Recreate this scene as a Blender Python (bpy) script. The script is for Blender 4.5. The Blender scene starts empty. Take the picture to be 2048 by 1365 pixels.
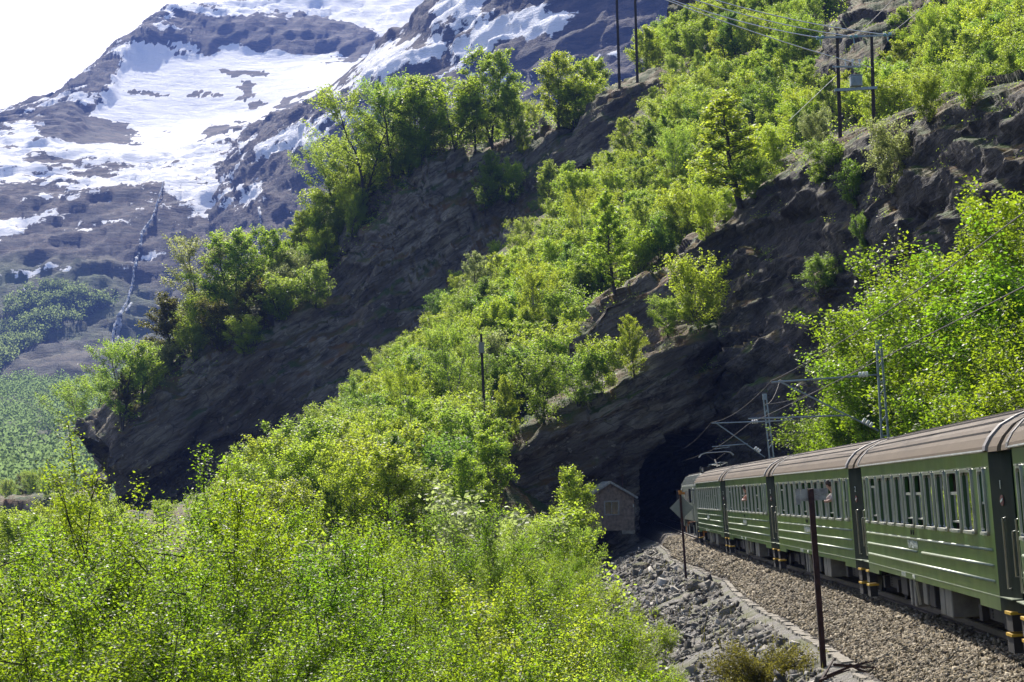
import bpy, math, random
import numpy as np
from mathutils import Vector, Matrix

# ------------------------------------------------------------------ camera, sky, sun, exposure
SC = bpy.context.scene
COL = SC.collection
F = 4400.0                      # focal length in pixels of a 2048 wide picture
PITCH = math.atan(314.5 / F)
ROLL = 0.017
CAM = np.array([0.0, 0.0, 2.5])
_r0 = np.array([1.0, 0, 0]); _u0 = np.array([0, -math.sin(PITCH), math.cos(PITCH)])
FWD = np.array([0, math.cos(PITCH), math.sin(PITCH)])
RGT = math.cos(ROLL) * _r0 - math.sin(ROLL) * _u0
UPV = math.sin(ROLL) * _r0 + math.cos(ROLL) * _u0

cam_data = bpy.data.cameras.new('camera'); cam = bpy.data.objects.new('camera', cam_data); COL.objects.link(cam)
cam_data.sensor_width = 36.0; cam_data.lens = 36.0 * F / 2048.0
cam_data.clip_start = 0.5; cam_data.clip_end = 12000.0
cam.matrix_world = Matrix(((RGT[0], UPV[0], -FWD[0], CAM[0]), (RGT[1], UPV[1], -FWD[1], CAM[1]),
                           (RGT[2], UPV[2], -FWD[2], CAM[2]), (0, 0, 0, 1)))
SC.camera = cam

SUN = np.array([-0.14, 0.72, 0.68]); SUN /= np.linalg.norm(SUN)
world = bpy.data.worlds.new('World'); SC.world = world; world.use_nodes = True
wn = world.node_tree.nodes; wl = world.node_tree.links
sky = wn.new('ShaderNodeTexSky'); sky.sky_type = 'NISHITA'; sky.sun_disc = False
sky.sun_elevation = math.asin(SUN[2]); sky.sun_rotation = math.atan2(SUN[0], SUN[1])
sky.air_density = 1.0; sky.dust_density = 4.0; sky.ozone_density = 1.0; sky.altitude = 300
wn['Background'].inputs['Strength'].default_value = 0.13
wl.new(sky.outputs[0], wn['Background'].inputs['Color'])
sun_data = bpy.data.lights.new('sun', 'SUN'); sun_data.energy = 5.0; sun_data.angle = math.radians(0.5)
sun_data.color = (1.0, 0.95, 0.86)
sun = bpy.data.objects.new('sun', sun_data); COL.objects.link(sun)
sun.rotation_euler = Vector(SUN).to_track_quat('Z', 'Y').to_euler()

SC.view_settings.view_transform = 'Standard'; SC.view_settings.look = 'None'
SC.view_settings.exposure = 0.62; SC.view_settings.gamma = 1.0
SC.render.engine = 'CYCLES'
cy = SC.cycles
cy.max_bounces = 8; cy.diffuse_bounces = 5; cy.glossy_bounces = 2; cy.transmission_bounces = 4
cy.transparent_max_bounces = 6; cy.volume_bounces = 0
cy.caustics_reflective = False; cy.caustics_refractive = False
cy.use_denoising = True
cy.use_adaptive_sampling = True; cy.adaptive_threshold = 0.02

# ------------------------------------------------------------------ helpers
rng = np.random.default_rng(11)
R = random.Random(5)

def P(px, py, d):
    """a point of the place seen at pixel (px, py) of the photograph, d metres ahead"""
    return CAM + d * (FWD + RGT * ((px - 1024.0) / F) + UPV * ((682.5 - py) / F))
def proj(p):
    q = np.asarray(p) - CAM
    d = q @ FWD
    return 1024 + F * (q @ RGT) / d, 682.5 - F * (q @ UPV) / d, d

_perm = np.random.default_rng(3).permutation(256); _perm = np.concatenate([_perm, _perm, _perm])
_g3 = np.array([[1,1,0],[-1,1,0],[1,-1,0],[-1,-1,0],[1,0,1],[-1,0,1],[1,0,-1],[-1,0,-1],
                [0,1,1],[0,-1,1],[0,1,-1],[0,-1,-1],[1,1,0],[-1,1,0],[0,-1,1],[0,-1,-1]], float)
def perlin(p):
    p = np.asarray(p, float); i = np.floor(p).astype(int); f = p - i; i = i & 255
    w = f * f * f * (f * (f * 6 - 15) + 10)
    out = 0
    for dx in (0, 1):
        for dy in (0, 1):
            for dz in (0, 1):
                h = _perm[_perm[_perm[i[..., 0] + dx] + i[..., 1] + dy] + i[..., 2] + dz] & 15
                g = _g3[h]
                v = g[..., 0] * (f[..., 0] - dx) + g[..., 1] * (f[..., 1] - dy) + g[..., 2] * (f[..., 2] - dz)
                out = out + v * (w[..., 0] if dx else 1 - w[..., 0]) * (w[..., 1] if dy else 1 - w[..., 1]) * (w[..., 2] if dz else 1 - w[..., 2])
    return out
def fbm(p, octaves=4, gain=0.5):
    a = 1.0; s = 0; p = np.asarray(p, float)
    for k in range(octaves):
        s = s + a * perlin(p + 17.3 * k); p = p * 2.03; a *= gain
    return s
def ridged(p, octaves=4):
    a = 1.0; s = 0; p = np.asarray(p, float)
    for k in range(octaves):
        s = s + a * (1 - 2 * np.abs(perlin(p + 9.1 * k))); p = p * 2.07; a *= 0.5
    return s

_rt = np.random.default_rng(21).random((256, 4))
def cells(p):
    """cellular noise: a random value per cell and the distance to the cell's edge"""
    p = np.asarray(p, float); sh = p.shape[:-1]; p = p.reshape(-1, 3); i = np.floor(p).astype(int); f1 = np.full(len(p), 9.0); f2 = np.full(len(p), 9.0); val = np.zeros(len(p))
    for a in (-1, 0, 1):
        for b in (-1, 0, 1):
            for c in (-1, 0, 1):
                q = i + np.array([a, b, c]); h = _perm[_perm[_perm[q[:, 0] & 255] + (q[:, 1] & 255)] + (q[:, 2] & 255)]; r = _rt[h]
                d = np.linalg.norm(q + r[:, :3] - p, axis=1); n = d < f1
                f2 = np.where(n, f1, np.minimum(f2, d)); f1 = np.where(n, d, f1); val = np.where(n, r[:, 3], val)
    return val.reshape(sh), (f2 - f1).reshape(sh)

def mesh_np(name, V, faces, smooth=False):
    """mesh from vertex array and an (M,k) face array (or list of such arrays)"""
    V = np.ascontiguousarray(V, np.float32).reshape(-1, 3)
    if not isinstance(faces, (list, tuple)): faces = [faces]
    faces = [np.asarray(f, np.int32) for f in faces if len(f)]
    loops = np.concatenate([f.ravel() for f in faces])
    sizes = np.concatenate([np.full(len(f), f.shape[1], np.int32) for f in faces])
    starts = np.concatenate([[0], np.cumsum(sizes)[:-1]]).astype(np.int32)
    me = bpy.data.meshes.new(name)
    me.vertices.add(len(V)); me.vertices.foreach_set('co', V.ravel())
    me.loops.add(len(loops)); me.loops.foreach_set('vertex_index', loops.astype(np.int32))
    me.polygons.add(len(sizes)); me.polygons.foreach_set('loop_start', starts)
    if smooth: me.polygons.foreach_set('use_smooth', np.ones(len(sizes), bool))
    me.update(calc_edges=True); me.validate()
    return me

class MB:
    """collects shapes into one mesh"""
    def __init__(s): s.v = []; s.f = []
    def add(s, V, Fs):
        o = len(s.v); s.v += [tuple(map(float, p)) for p in V]; s.f += [tuple(i + o for i in f) for f in Fs]; return s
    def box(s, x0, x1, y0, y1, z0, z1):
        V = [(x, y, z) for z in (z0, z1) for y in (y0, y1) for x in (x0, x1)]
        return s.add(V, [(0,2,3,1),(4,5,7,6),(0,1,5,4),(2,6,7,3),(0,4,6,2),(1,3,7,5)])
    def bar(s, a, b, w, h=None, up=(0, 0, 1)):
        a = np.array(a, float); b = np.array(b, float); h = w if h is None else h
        d = b - a; d /= np.linalg.norm(d); up = np.array(up, float)
        if abs(d @ up) > 0.95: up = np.array([0, 1.0, 0])
        x = np.cross(d, up); x /= np.linalg.norm(x); z = np.cross(x, d)
        V = [p + sx * x * w / 2 + sz * z * h / 2 for p in (a, b) for sz in (-1, 1) for sx in (-1, 1)]
        return s.add(V, [(0,1,3,2),(4,6,7,5),(0,4,5,1),(2,3,7,6),(0,2,6,4),(1,5,7,3)])
    def tube(s, pts, rad, n=6, cap=True):
        pts = np.array(pts, float); m = len(pts); rad = np.broadcast_to(np.array(rad, float), (m,))
        t = np.gradient(pts, axis=0); t /= np.linalg.norm(t, axis=1)[:, None] + 1e-9
        ref = np.array([0.31, 0.17, 0.93]) if abs(t[0][2]) < 0.8 else np.array([1.0, 0.1, 0.0])
        V = []
        for i in range(m):
            x = np.cross(t[i], ref); x /= np.linalg.norm(x) + 1e-9; y = np.cross(t[i], x)
            for k in range(n):
                a = 2 * math.pi * k / n; V.append(pts[i] + rad[i] * (math.cos(a) * x + math.sin(a) * y))
        Fs = [(i*n+k, i*n+(k+1) % n, (i+1)*n+(k+1) % n, (i+1)*n+k) for i in range(m-1) for k in range(n)]
        if cap: Fs += [tuple(range(n))[::-1], tuple((m-1)*n+k for k in range(n))]
        return s.add(V, Fs)
    def disc(s, c, axis, r, th, n=16):
        c = np.array(c, float); axis = np.array(axis, float); return s.tube([c - axis * th / 2, c + axis * th / 2], r, n)
    def prism(s, prof, y0, y1):      # profile in x,z swept along y
        n = len(prof); V = [(x, y, z) for y in (y0, y1) for x, z in prof]
        return s.add(V, [(k, (k+1) % n, n+(k+1) % n, n+k) for k in range(n)] + [tuple(range(n))[::-1], tuple(range(n, 2*n))])
    def mesh(s, name, mat=None, smooth=False):
        me = bpy.data.meshes.new(name); me.from_pydata(s.v, [], s.f); me.update()
        if smooth:
            me.polygons.foreach_set('use_smooth', np.ones(len(me.polygons), bool))
        if mat: me.materials.append(mat)
        return me
    def obj(s, name, mat, parent=None, smooth=False, bevel=0):
        o = link(name, s.mesh(name, mat, smooth), parent)
        if bevel:
            b = o.modifiers.new('bevel', 'BEVEL'); b.width = bevel; b.segments = 1; b.limit_method = 'ANGLE'
        return o

def link(name, data, parent=None, loc=None):
    o = bpy.data.objects.new(name, data); COL.objects.link(o)
    if parent is not None: o.parent = parent
    if loc is not None: o.location = tuple(loc)
    return o
def tag(o, label=None, cat=None, group=None, kind=None):
    if label: o['label'] = label
    if cat: o['category'] = cat
    if group: o['group'] = group
    if kind: o['kind'] = kind
    return o
def empty(name, loc=(0, 0, 0), rot=(0, 0, 0)):
    o = bpy.data.objects.new(name, None); COL.objects.link(o); o.location = tuple(loc); o.rotation_euler = rot
    o.empty_display_size = 0.2
    return o
def copy_tree(o, parent=None):
    c = o.copy(); COL.objects.link(c); c.parent = parent
    for ch in [q for q in o.children]: copy_tree(ch, c)
    return c

# ------------------------------------------------------------------ materials
def mat_new(name):
    m = bpy.data.materials.new(name); m.use_nodes = True
    nt = m.node_tree; b = nt.nodes['Principled BSDF']
    return m, nt, b
def N(nt, kind, **kw):
    n = nt.nodes.new('ShaderNode' + kind)
    for k, v in kw.items():
        if k in n.inputs.keys(): n.inputs[k].default_value = v
        else: setattr(n, k, v)
    return n
def ramp(nt, src, stops):
    r = nt.nodes.new('ShaderNodeValToRGB'); e = r.color_ramp.elements
    while len(e) < len(stops): e.new(0.5)
    for k, (p, c) in enumerate(stops):
        e[k].position = p; e[k].color = (*c, 1) if len(c) == 3 else c
    nt.links.new(src, r.inputs[0]); return r
def mixc(nt, fac, a, b):
    m = nt.nodes.new('ShaderNodeMix'); m.data_type = 'RGBA'
    for sock, v in ((m.inputs[0], fac), (m.inputs[6], a), (m.inputs[7], b)):
        if hasattr(v, 'is_linked') or hasattr(v, 'links'): nt.links.new(v, sock)
        else: sock.default_value = v if not isinstance(v, tuple) else (*v, 1)
    return m.outputs[2]
def coords(nt, scale=(1, 1, 1), rot=(0, 0, 0), kind='obj'):
    if kind == 'obj': src = N(nt, 'TexCoord').outputs['Object']
    else: src = N(nt, 'NewGeometry').outputs['Position']
    mp = N(nt, 'Mapping'); mp.inputs['Scale'].default_value = scale; mp.inputs['Rotation'].default_value = rot
    nt.links.new(src, mp.inputs[0]); return mp.outputs[0]
def noise(nt, vec, scale, detail=4, rough=0.55, dist=0.0):
    n = N(nt, 'TexNoise'); n.inputs['Scale'].default_value = scale; n.inputs['Detail'].default_value = detail
    n.inputs['Roughness'].default_value = rough; n.inputs['Distortion'].default_value = dist
    nt.links.new(vec, n.inputs['Vector']); return n.outputs['Fac']
def bump(nt, b, h, strength, dist):
    bm = N(nt, 'Bump'); bm.inputs['Strength'].default_value = strength; bm.inputs['Distance'].default_value = dist
    nt.links.new(h, bm.inputs['Height']); nt.links.new(bm.outputs[0], b.inputs['Normal']); return bm
def simple(name, col, rough=0.6, metal=0.0, var=0.25, scale=3.0, bstr=0.0, coat=0.0, spec=None):
    m, nt, b = mat_new(name)
    v = coords(nt); f = noise(nt, v, scale, 5)
    c = ramp(nt, f, [(0.3, tuple(x * (1 - var) for x in col)), (0.7, tuple(min(1, x * (1 + var)) for x in col))])
    nt.links.new(c.outputs[0], b.inputs['Base Color'])
    b.inputs['Roughness'].default_value = rough; b.inputs['Metallic'].default_value = metal
    if spec is not None: b.inputs['Specular IOR Level'].default_value = spec
    if coat: b.inputs['Coat Weight'].default_value = coat; b.inputs['Coat Roughness'].default_value = 0.08
    if bstr: bump(nt, b, noise(nt, v, scale * 6, 4), bstr, 0.02)
    return m

def leaf_mat(name, col, trans, var=0.2, rough=0.45, glossy=0.3):
    m, nt, b = mat_new(name)
    g = N(nt, 'NewGeometry'); oi = N(nt, 'ObjectInfo')
    hsv = N(nt, 'HueSaturation')
    r1 = N(nt, 'MapRange'); r1.inputs['To Min'].default_value = 1 - var; r1.inputs['To Max'].default_value = 1 + var
    nt.links.new(g.outputs['Random Per Island'], r1.inputs['Value'])
    r2 = N(nt, 'MapRange'); r2.inputs['To Min'].default_value = 0.492; r2.inputs['To Max'].default_value = 0.518
    nt.links.new(oi.outputs['Random'], r2.inputs['Value'])
    nt.links.new(r1.outputs[0], hsv.inputs['Value']); nt.links.new(r2.outputs[0], hsv.inputs['Hue'])
    hsv.inputs['Color'].default_value = (*col, 1)
    nt.links.new(hsv.outputs[0], b.inputs['Base Color'])
    b.inputs['Roughness'].default_value = rough; b.inputs['Specular IOR Level'].default_value = glossy
    t = N(nt, 'BsdfTranslucent'); h2 = N(nt, 'HueSaturation'); h2.inputs['Color'].default_value = (*trans, 1)
    nt.links.new(r1.outputs[0], h2.inputs['Value']); nt.links.new(r2.outputs[0], h2.inputs['Hue'])
    nt.links.new(h2.outputs[0], t.inputs['Color'])
    mx = N(nt, 'MixShader'); mx.inputs[0].default_value = 0.62
    nt.links.new(b.outputs[0], mx.inputs[1]); nt.links.new(t.outputs[0], mx.inputs[2])
    nt.links.new(mx.outputs[0], nt.nodes['Material Output'].inputs['Surface'])
    return m

def rock_mat(name, base=(0.165, 0.140, 0.105), light=(0.34, 0.295, 0.225), tilt=0.45, grass=True, sc=1.0, gmin=0.5, gmax=0.72):
    m, nt, b = mat_new(name)
    vr = coords(nt, (1, 1, 1), (0.12, tilt, 0), 'pos')
    mp = N(nt, 'Mapping'); mp.inputs['Scale'].default_value = (0.35 * sc, 0.35 * sc, 1.9 * sc); nt.links.new(vr, mp.inputs[0]); v = mp.outputs[0]   # foliated schist, tilted
    v2 = coords(nt, (sc, sc, sc), (0, 0, 0), 'pos')
    s = noise(nt, v, 1.0, 5, 0.68, 0.4)
    big = noise(nt, v2, 0.10, 2, 0.6)
    fine = noise(nt, v2, 1.3, 4, 0.75)
    vo = N(nt, 'TexVoronoi', feature='DISTANCE_TO_EDGE'); vo.inputs['Scale'].default_value = 0.55
    wv = N(nt, 'VectorMath', operation='MULTIPLY_ADD'); nn = N(nt, 'TexNoise'); nn.inputs['Scale'].default_value = 0.8; nn.inputs['Detail'].default_value = 2; nt.links.new(v2, nn.inputs['Vector'])
    nt.links.new(nn.outputs['Color'], wv.inputs[0]); wv.inputs[1].default_value = (1.2, 1.2, 1.2); nt.links.new(v, wv.inputs[2]); nt.links.new(wv.outputs[0], vo.inputs['Vector'])
    c = ramp(nt, s, [(0.32, tuple(x * 0.35 for x in base)), (0.46, base), (0.58, light), (0.70, tuple(x * 0.6 for x in base))])
    c2 = mixc(nt, ramp(nt, big, [(0.40, (0, 0, 0)), (0.62, (0.8, 0.8, 0.8))]).outputs[0], c.outputs[0], (base[0] * 0.55, base[1] * 0.50, base[2] * 0.48))
    sp = ramp(nt, fine, [(0.60, (0, 0, 0)), (0.70, (0.8, 0.8, 0.8))])
    c3 = mixc(nt, sp.outputs[0], c2, tuple(x * 1.5 for x in light))
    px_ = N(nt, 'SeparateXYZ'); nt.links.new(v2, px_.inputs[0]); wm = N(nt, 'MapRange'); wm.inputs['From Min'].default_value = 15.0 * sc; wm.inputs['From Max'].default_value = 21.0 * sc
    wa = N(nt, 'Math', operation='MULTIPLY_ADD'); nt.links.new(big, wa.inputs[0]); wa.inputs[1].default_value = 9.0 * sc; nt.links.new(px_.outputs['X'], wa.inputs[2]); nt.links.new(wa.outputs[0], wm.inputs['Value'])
    shade_fac = N(nt, 'Math', operation='MULTIPLY'); nt.links.new(wm.outputs[0], shade_fac.inputs[0]); shade_fac.inputs[1].default_value = 0.72 if sc == 1.0 else 0.0
    c3 = mixc(nt, shade_fac.outputs[0], c3, (0.020, 0.018, 0.018))          # shade on the rock east of the tunnel, painted into its colour
    ck = ramp(nt, vo.outputs['Distance'], [(0.0, (0.7, 0.7, 0.7)), (0.025, (0, 0, 0))])
    c3 = mixc(nt, ck.outputs[0], c3, (0.012, 0.011, 0.010))
    out = c3
    if grass:
        ge = N(nt, 'NewGeometry'); sx = N(nt, 'SeparateXYZ'); nt.links.new(ge.outputs['Normal'], sx.inputs[0])
        ad = N(nt, 'Math', operation='MULTIPLY_ADD'); nt.links.new(fine, ad.inputs[0]); ad.inputs[1].default_value = 0.5
        nt.links.new(sx.outputs['Z'], ad.inputs[2])
        gm = N(nt, 'MapRange'); gm.inputs['From Min'].default_value = gmin + 0.25; gm.inputs['From Max'].default_value = gmax + 0.25
        nt.links.new(ad.outputs[0], gm.inputs['Value'])
        gn = noise(nt, v2, 0.35, 3, 0.6)
        gc = ramp(nt, gn, [(0.32, (0.13, 0.065, 0.020)), (0.45, (0.115, 0.085, 0.028)), (0.58, (0.05, 0.075, 0.014)), (0.8, (0.045, 0.085, 0.012))])
        out = mixc(nt, gm.outputs[0], c3, gc.outputs[0])
    nt.links.new(out, b.inputs['Base Color']); b.inputs['Roughness'].default_value = 0.82; b.inputs['Specular IOR Level'].default_value = 0.3
    hh = N(nt, 'Math', operation='MULTIPLY_ADD'); nt.links.new(fine, hh.inputs[0]); hh.inputs[1].default_value = 0.5; nt.links.new(s, hh.inputs[2])
    bump(nt, b, hh.outputs[0], 1.0, 0.5 / sc)
    return m

M = {}
M['leaf_bright'] = leaf_mat('leaf_bright', (0.120, 0.158, 0.018), (0.55, 0.68, 0.050))
M['leaf_mid'] = leaf_mat('leaf_mid', (0.108, 0.148, 0.022), (0.48, 0.62, 0.065))
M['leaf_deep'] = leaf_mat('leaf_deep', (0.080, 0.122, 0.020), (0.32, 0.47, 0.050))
M['leaf_near'] = leaf_mat('leaf_near', (0.084, 0.126, 0.010), (0.37, 0.52, 0.020), 0.24, 0.42, 0.2)
M['leaf_near_deep'] = leaf_mat('leaf_near_deep', (0.068, 0.110, 0.010), (0.29, 0.45, 0.020), 0.24, 0.42, 0.2)
M['leaf_far'] = leaf_mat('leaf_far', (0.095, 0.130, 0.045), (0.27, 0.36, 0.12), 0.08, 0.9, 0.0)
M['leaf_pale'] = leaf_mat('leaf_pale', (0.20, 0.22, 0.10), (0.42, 0.48, 0.14), 0.25)
M['leaf_olive'] = leaf_mat('leaf_olive', (0.085, 0.085, 0.018), (0.20, 0.19, 0.028))
M['leaf_rust'] = leaf_mat('leaf_rust', (0.12, 0.075, 0.025), (0.26, 0.17, 0.04))
M['bark'] = simple('bark', (0.055, 0.045, 0.036), 0.9, var=0.4, scale=8, bstr=0.4)
M['bark_pale'] = simple('bark_pale', (0.20, 0.19, 0.17), 0.85, var=0.6, scale=5, bstr=0.3)
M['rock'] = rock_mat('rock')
M['rock_far'] = rock_mat('rock_far', (0.15, 0.128, 0.098), (0.30, 0.262, 0.205), 0.6, sc=0.6)
# ------------------------------------------------------------------ the track's line
TY = np.array([0, 10, 20, 33.6, 54.4, 75.4, 96.7, 118, 137, 180, 230, 300.0])
TX = np.array([4.6, 6.4, 7.9, 9.12, 10.1, 10.42, 10.80, 11.28, 11.85, 13.35, 15.3, 18.5])
CANT = 0.055
def _spline(xs, ys, x):
    x = np.asarray(x, float); m = np.gradient(ys, xs); k = np.clip(np.searchsorted(xs, x) - 1, 0, len(xs) - 2)
    h = xs[k+1] - xs[k]; t = (x - xs[k]) / h
    return ((2*t**3-3*t**2+1)*ys[k] + (t**3-2*t**2+t)*h*m[k] + (-2*t**3+3*t**2)*ys[k+1] + (t**3-t**2)*h*m[k+1])
def track_x(y): return _spline(TY, TX, y)
# toe of the ballast: where the edging stands (traced, on the plane z = -0.95)
EDGE_PX = [(1312,1084),(1338,1104),(1344,1118),(1368,1129),(1400,1139),(1424,1153),(1455,1163),(1476,1187),(1500,1206),(1530,1226),
           (1566,1243),(1602,1268),(1640,1290),(1690,1324),(1742,1365),(1820,1430)]
TOE_Z = -0.95
def _on_plane(px, py, z):
    d = P(px, py, 1.0) - CAM; t = (z - CAM[2]) / d[2]; return CAM + t * d
EDGE = np.array([_on_plane(x, y, TOE_Z) for x, y in EDGE_PX])[::-1]     # near to far
def toe_x(y):
    return np.interp(y, np.concatenate([[0, 20], EDGE[:, 1], [200, 320]]), np.concatenate([[2.0, 4.2], EDGE[:, 0], [11.0, 14.5]]))

# ------------------------------------------------------------------ surfaces built from traced contour lines
def smooth_grid(G, n):
    for _ in range(n):
        H = G.copy()
        H[1:-1] = 0.5 * G[1:-1] + 0.25 * (G[2:] + G[:-2]); G = H; H = G.copy()
        H[:, 1:-1] = 0.5 * G[:, 1:-1] + 0.25 * (G[:, 2:] + G[:, :-2]); G = H
    return G
def grid_normals(G):
    du = np.gradient(G, axis=1); dv = np.gradient(G, axis=0); n = np.cross(du, dv)
    n /= np.linalg.norm(n, axis=2)[..., None] + 1e-9
    return n
class Patch: pass
def grid_faces(nv, nu, flip):
    a = (np.arange(nv - 1)[:, None] * nu + np.arange(nu - 1)[None]).ravel()
    f = np.stack([a, a + 1, a + nu + 1, a + nu], 1)
    return f[:, ::-1] if flip else f
def patch(rows, nu, nv, smooth=4, disp=None, world_rows=False):
    rr = []
    for row in rows:
        pts = np.array(row, float) if world_rows else np.array([P(*q) for q in row])
        s = np.concatenate([[0], np.cumsum(np.linalg.norm(np.diff(pts, axis=0), axis=1))]); s /= s[-1]
        u = np.linspace(0, 1, nu); rr.append(np.stack([np.interp(u, s, pts[:, k]) for k in range(3)], 1))
    A = np.array(rr)
    seg = np.linalg.norm(np.diff(A, axis=0), axis=2).mean(1); s = np.concatenate([[0], np.cumsum(seg)]); s /= s[-1]
    v = np.linspace(0, 1, nv); k = np.clip(np.searchsorted(s, v) - 1, 0, len(s) - 2); t = ((v - s[k]) / (s[k+1] - s[k]))[:, None, None]
    G = A[k] * (1 - t) + A[k+1] * t
    G = smooth_grid(G, smooth)
    n = grid_normals(G)
    flip = n[..., 2].mean() < 0
    if flip: n = -n
    if disp is not None: G = G + n * disp(G, n)[..., None]
    p = Patch(); p.G = G; p.n = grid_normals(G) * (-1 if flip else 1); p.flip = flip; p.nv, p.nu = nv, nu
    p.px, p.py, p.d = proj(G.reshape(-1, 3)); p.V = G.reshape(-1, 3); p.N = p.n.reshape(-1, 3)
    return p
def patch_obj(name, p, mat, smooth=True, parent=None):
    me = mesh_np(name, p.G, grid_faces(p.nv, p.nu, p.flip), smooth); me.materials.append(mat)
    return link(name, me, parent)
def on_patch(p, px, py, rad=9):
    d2 = (p.px - px) ** 2 + (p.py - py) ** 2
    k = np.where(d2 < rad * rad)[0]
    if len(k): return k[np.argmin(p.d[k])]
    return int(np.argmin(d2))
def strata(p, scale, rot=(0.35, 0.25), warp=1.2):
    nrm = np.array([-math.sin(rot[0]), -math.sin(rot[1]), 1.0]); nrm /= np.linalg.norm(nrm)
    s = (p @ nrm) / scale + warp * fbm(p / (scale * 6), 3)
    f = s - np.floor(s); return np.minimum(f / 0.8, (1 - f) / 0.2) - 0.5

def rock_disp(big, mid, fine, st, sscale=2.2, off=0.0, rot=(0.35, 0.25), block=1.0):
    nz = np.array([-math.sin(rot[0]), -math.sin(rot[1]) * 0.5, 1.0]); nz /= np.linalg.norm(nz); tx = np.cross([0, 1.0, 0], nz); tx /= np.linalg.norm(tx); ty = np.cross(nz, tx)
    B = np.stack([tx, ty, nz], 1)
    def d(G, n):
        q = G @ B; w = np.stack([fbm(G / 7 + 3, 2), fbm(G / 7 + 30, 2), fbm(G / 7 + 60, 2)], -1) * 0.3
        v1, e1 = cells(q / np.array([10.0, 10.0, 1.9]) * (2.4 / sscale) + w + off); v2, e2 = cells(q / np.array([3.4, 3.4, 0.75]) * (2.4 / sscale) + w * 1.5 + off + 4)
        return (big * fbm(G / 22 + off, 3) + mid * ridged(G / 9 + off, 3) * 0.4 + fine * fbm(G / 2.2 + off, 3) + block * 1.15 * (v1 - 0.5) + block * 0.55 * (v2 - 0.5)
                + st * strata(G, sscale, rot) * (0.6 + 0.8 * np.clip(fbm(G / 14 + 5 + off, 2) + 0.5, 0, 1)) + 0.35 * st * strata(G, sscale * 0.31, rot, 0.8))
    return d

# ---- the near slope beside and below the line
def hill_z(X, Y):
    off = toe_x(Y) - X; tx = track_x(Y)
    left = np.interp(off, [0, 0.5, 1.4, 4, 9, 16, 30, 60, 120, 260], [-0.92, -1.12, -1.5, -2.6, -4.6, -6.0, -6.6, -8, -28, -47])
    right = np.interp(X - tx, [0, 2.6, 3.6, 5, 8, 13, 20, 40], [-1.15, -0.9, -0.6, -0.1, 2.2, 6.5, 13, 30])
    z = np.where(off > 0, left, right)
    q = np.stack([X, Y, np.zeros_like(X)], -1)
    amp = np.clip(np.abs(np.where(off > 0, off, np.maximum(0, X - tx - 3))) / 8, 0.0, 1)
    return z + amp * (0.9 * fbm(q / 9, 3)) + np.where(off > 0.4, 0.12 * fbm(q / 0.9 + 4, 3), 0)
ys = np.concatenate([np.arange(4, 30, 1.0), np.arange(30, 110, 0.5), np.arange(110, 205, 1.0)])
offs = np.concatenate([-np.array([60, 45, 34, 26, 20, 16, 13, 11, 9, 7.5, 6.0, 4, 2, 0.6, 0.1]), np.arange(0.05, 6, 0.18), np.geomspace(6, 170, 46)])
YY, OO = np.meshgrid(ys, offs, indexing='ij'); XX = toe_x(YY) - OO
near = Patch(); near.G = np.stack([XX, YY, hill_z(XX, YY)], -1); near.nv, near.nu = XX.shape
near.n = grid_normals(near.G); near.flip = near.n[..., 2].mean() < 0; near.n = near.n * (-1 if near.flip else 1)
near.V = near.G.reshape(-1, 3); near.N = near.n.reshape(-1, 3); near.px, near.py, near.d = proj(near.V)

def soil_mat():
    m, nt, b = mat_new('rubble_soil'); v = coords(nt, (1, 1, 1), (0, 0, 0), 'pos')
    n1 = noise(nt, v, 0.5, 5); n2 = noise(nt, v, 7.0, 6, 0.65)
    c = ramp(nt, n2, [(0.3, (0.06, 0.055, 0.05)), (0.5, (0.17, 0.155, 0.135)), (0.68, (0.33, 0.31, 0.28))])
    g = ramp(nt, n1, [(0.45, (0, 0, 0)), (0.62, (1, 1, 1))])
    out = mixc(nt, g.outputs[0], c.outputs[0], (0.10, 0.105, 0.035))
    nt.links.new(out, b.inputs['Base Color']); b.inputs['Roughness'].default_value = 0.9
    bump(nt, b, n2, 0.8, 0.12); return m
M['soil'] = soil_mat()
def turf_mat():
    m, nt, b = mat_new('turf'); v = coords(nt, (1, 1, 1), (0, 0, 0), 'pos')
    n2 = noise(nt, v, 1.2, 7, 0.65); n1 = noise(nt, v, 0.12, 4)
    c = ramp(nt, n2, [(0.3, (0.025, 0.03, 0.008)), (0.5, (0.05, 0.07, 0.015)), (0.7, (0.11, 0.10, 0.04))])
    c2 = mixc(nt, ramp(nt, n1, [(0.4, (0, 0, 0)), (0.65, (0.7, 0.7, 0.7))]).outputs[0], c.outputs[0], (0.085, 0.10, 0.022))
    nt.links.new(c2, b.inputs['Base Color']); b.inputs['Roughness'].default_value = 0.95
    bump(nt, b, n2, 0.8, 0.3); return m
M['turf'] = turf_mat()
tag(patch_obj('hillside', near, M['soil']), kind='structure')

# ---- valley ground to the horizon
def valley_z(X, Y): return -46 + 3 * fbm(np.stack([X, Y, 0 * X], -1) / 300, 2)
gx = np.linspace(-2350, 2350, 60); gy = np.linspace(-250, 5000, 60); A, B = np.meshgrid(gx, gy, indexing='ij')
gp = Patch(); gp.G = np.stack([A, B, valley_z(A, B)], -1); gp.nv, gp.nu = A.shape; gp.flip = True
tag(patch_obj('ground', gp, M['turf']), kind='structure')

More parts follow.
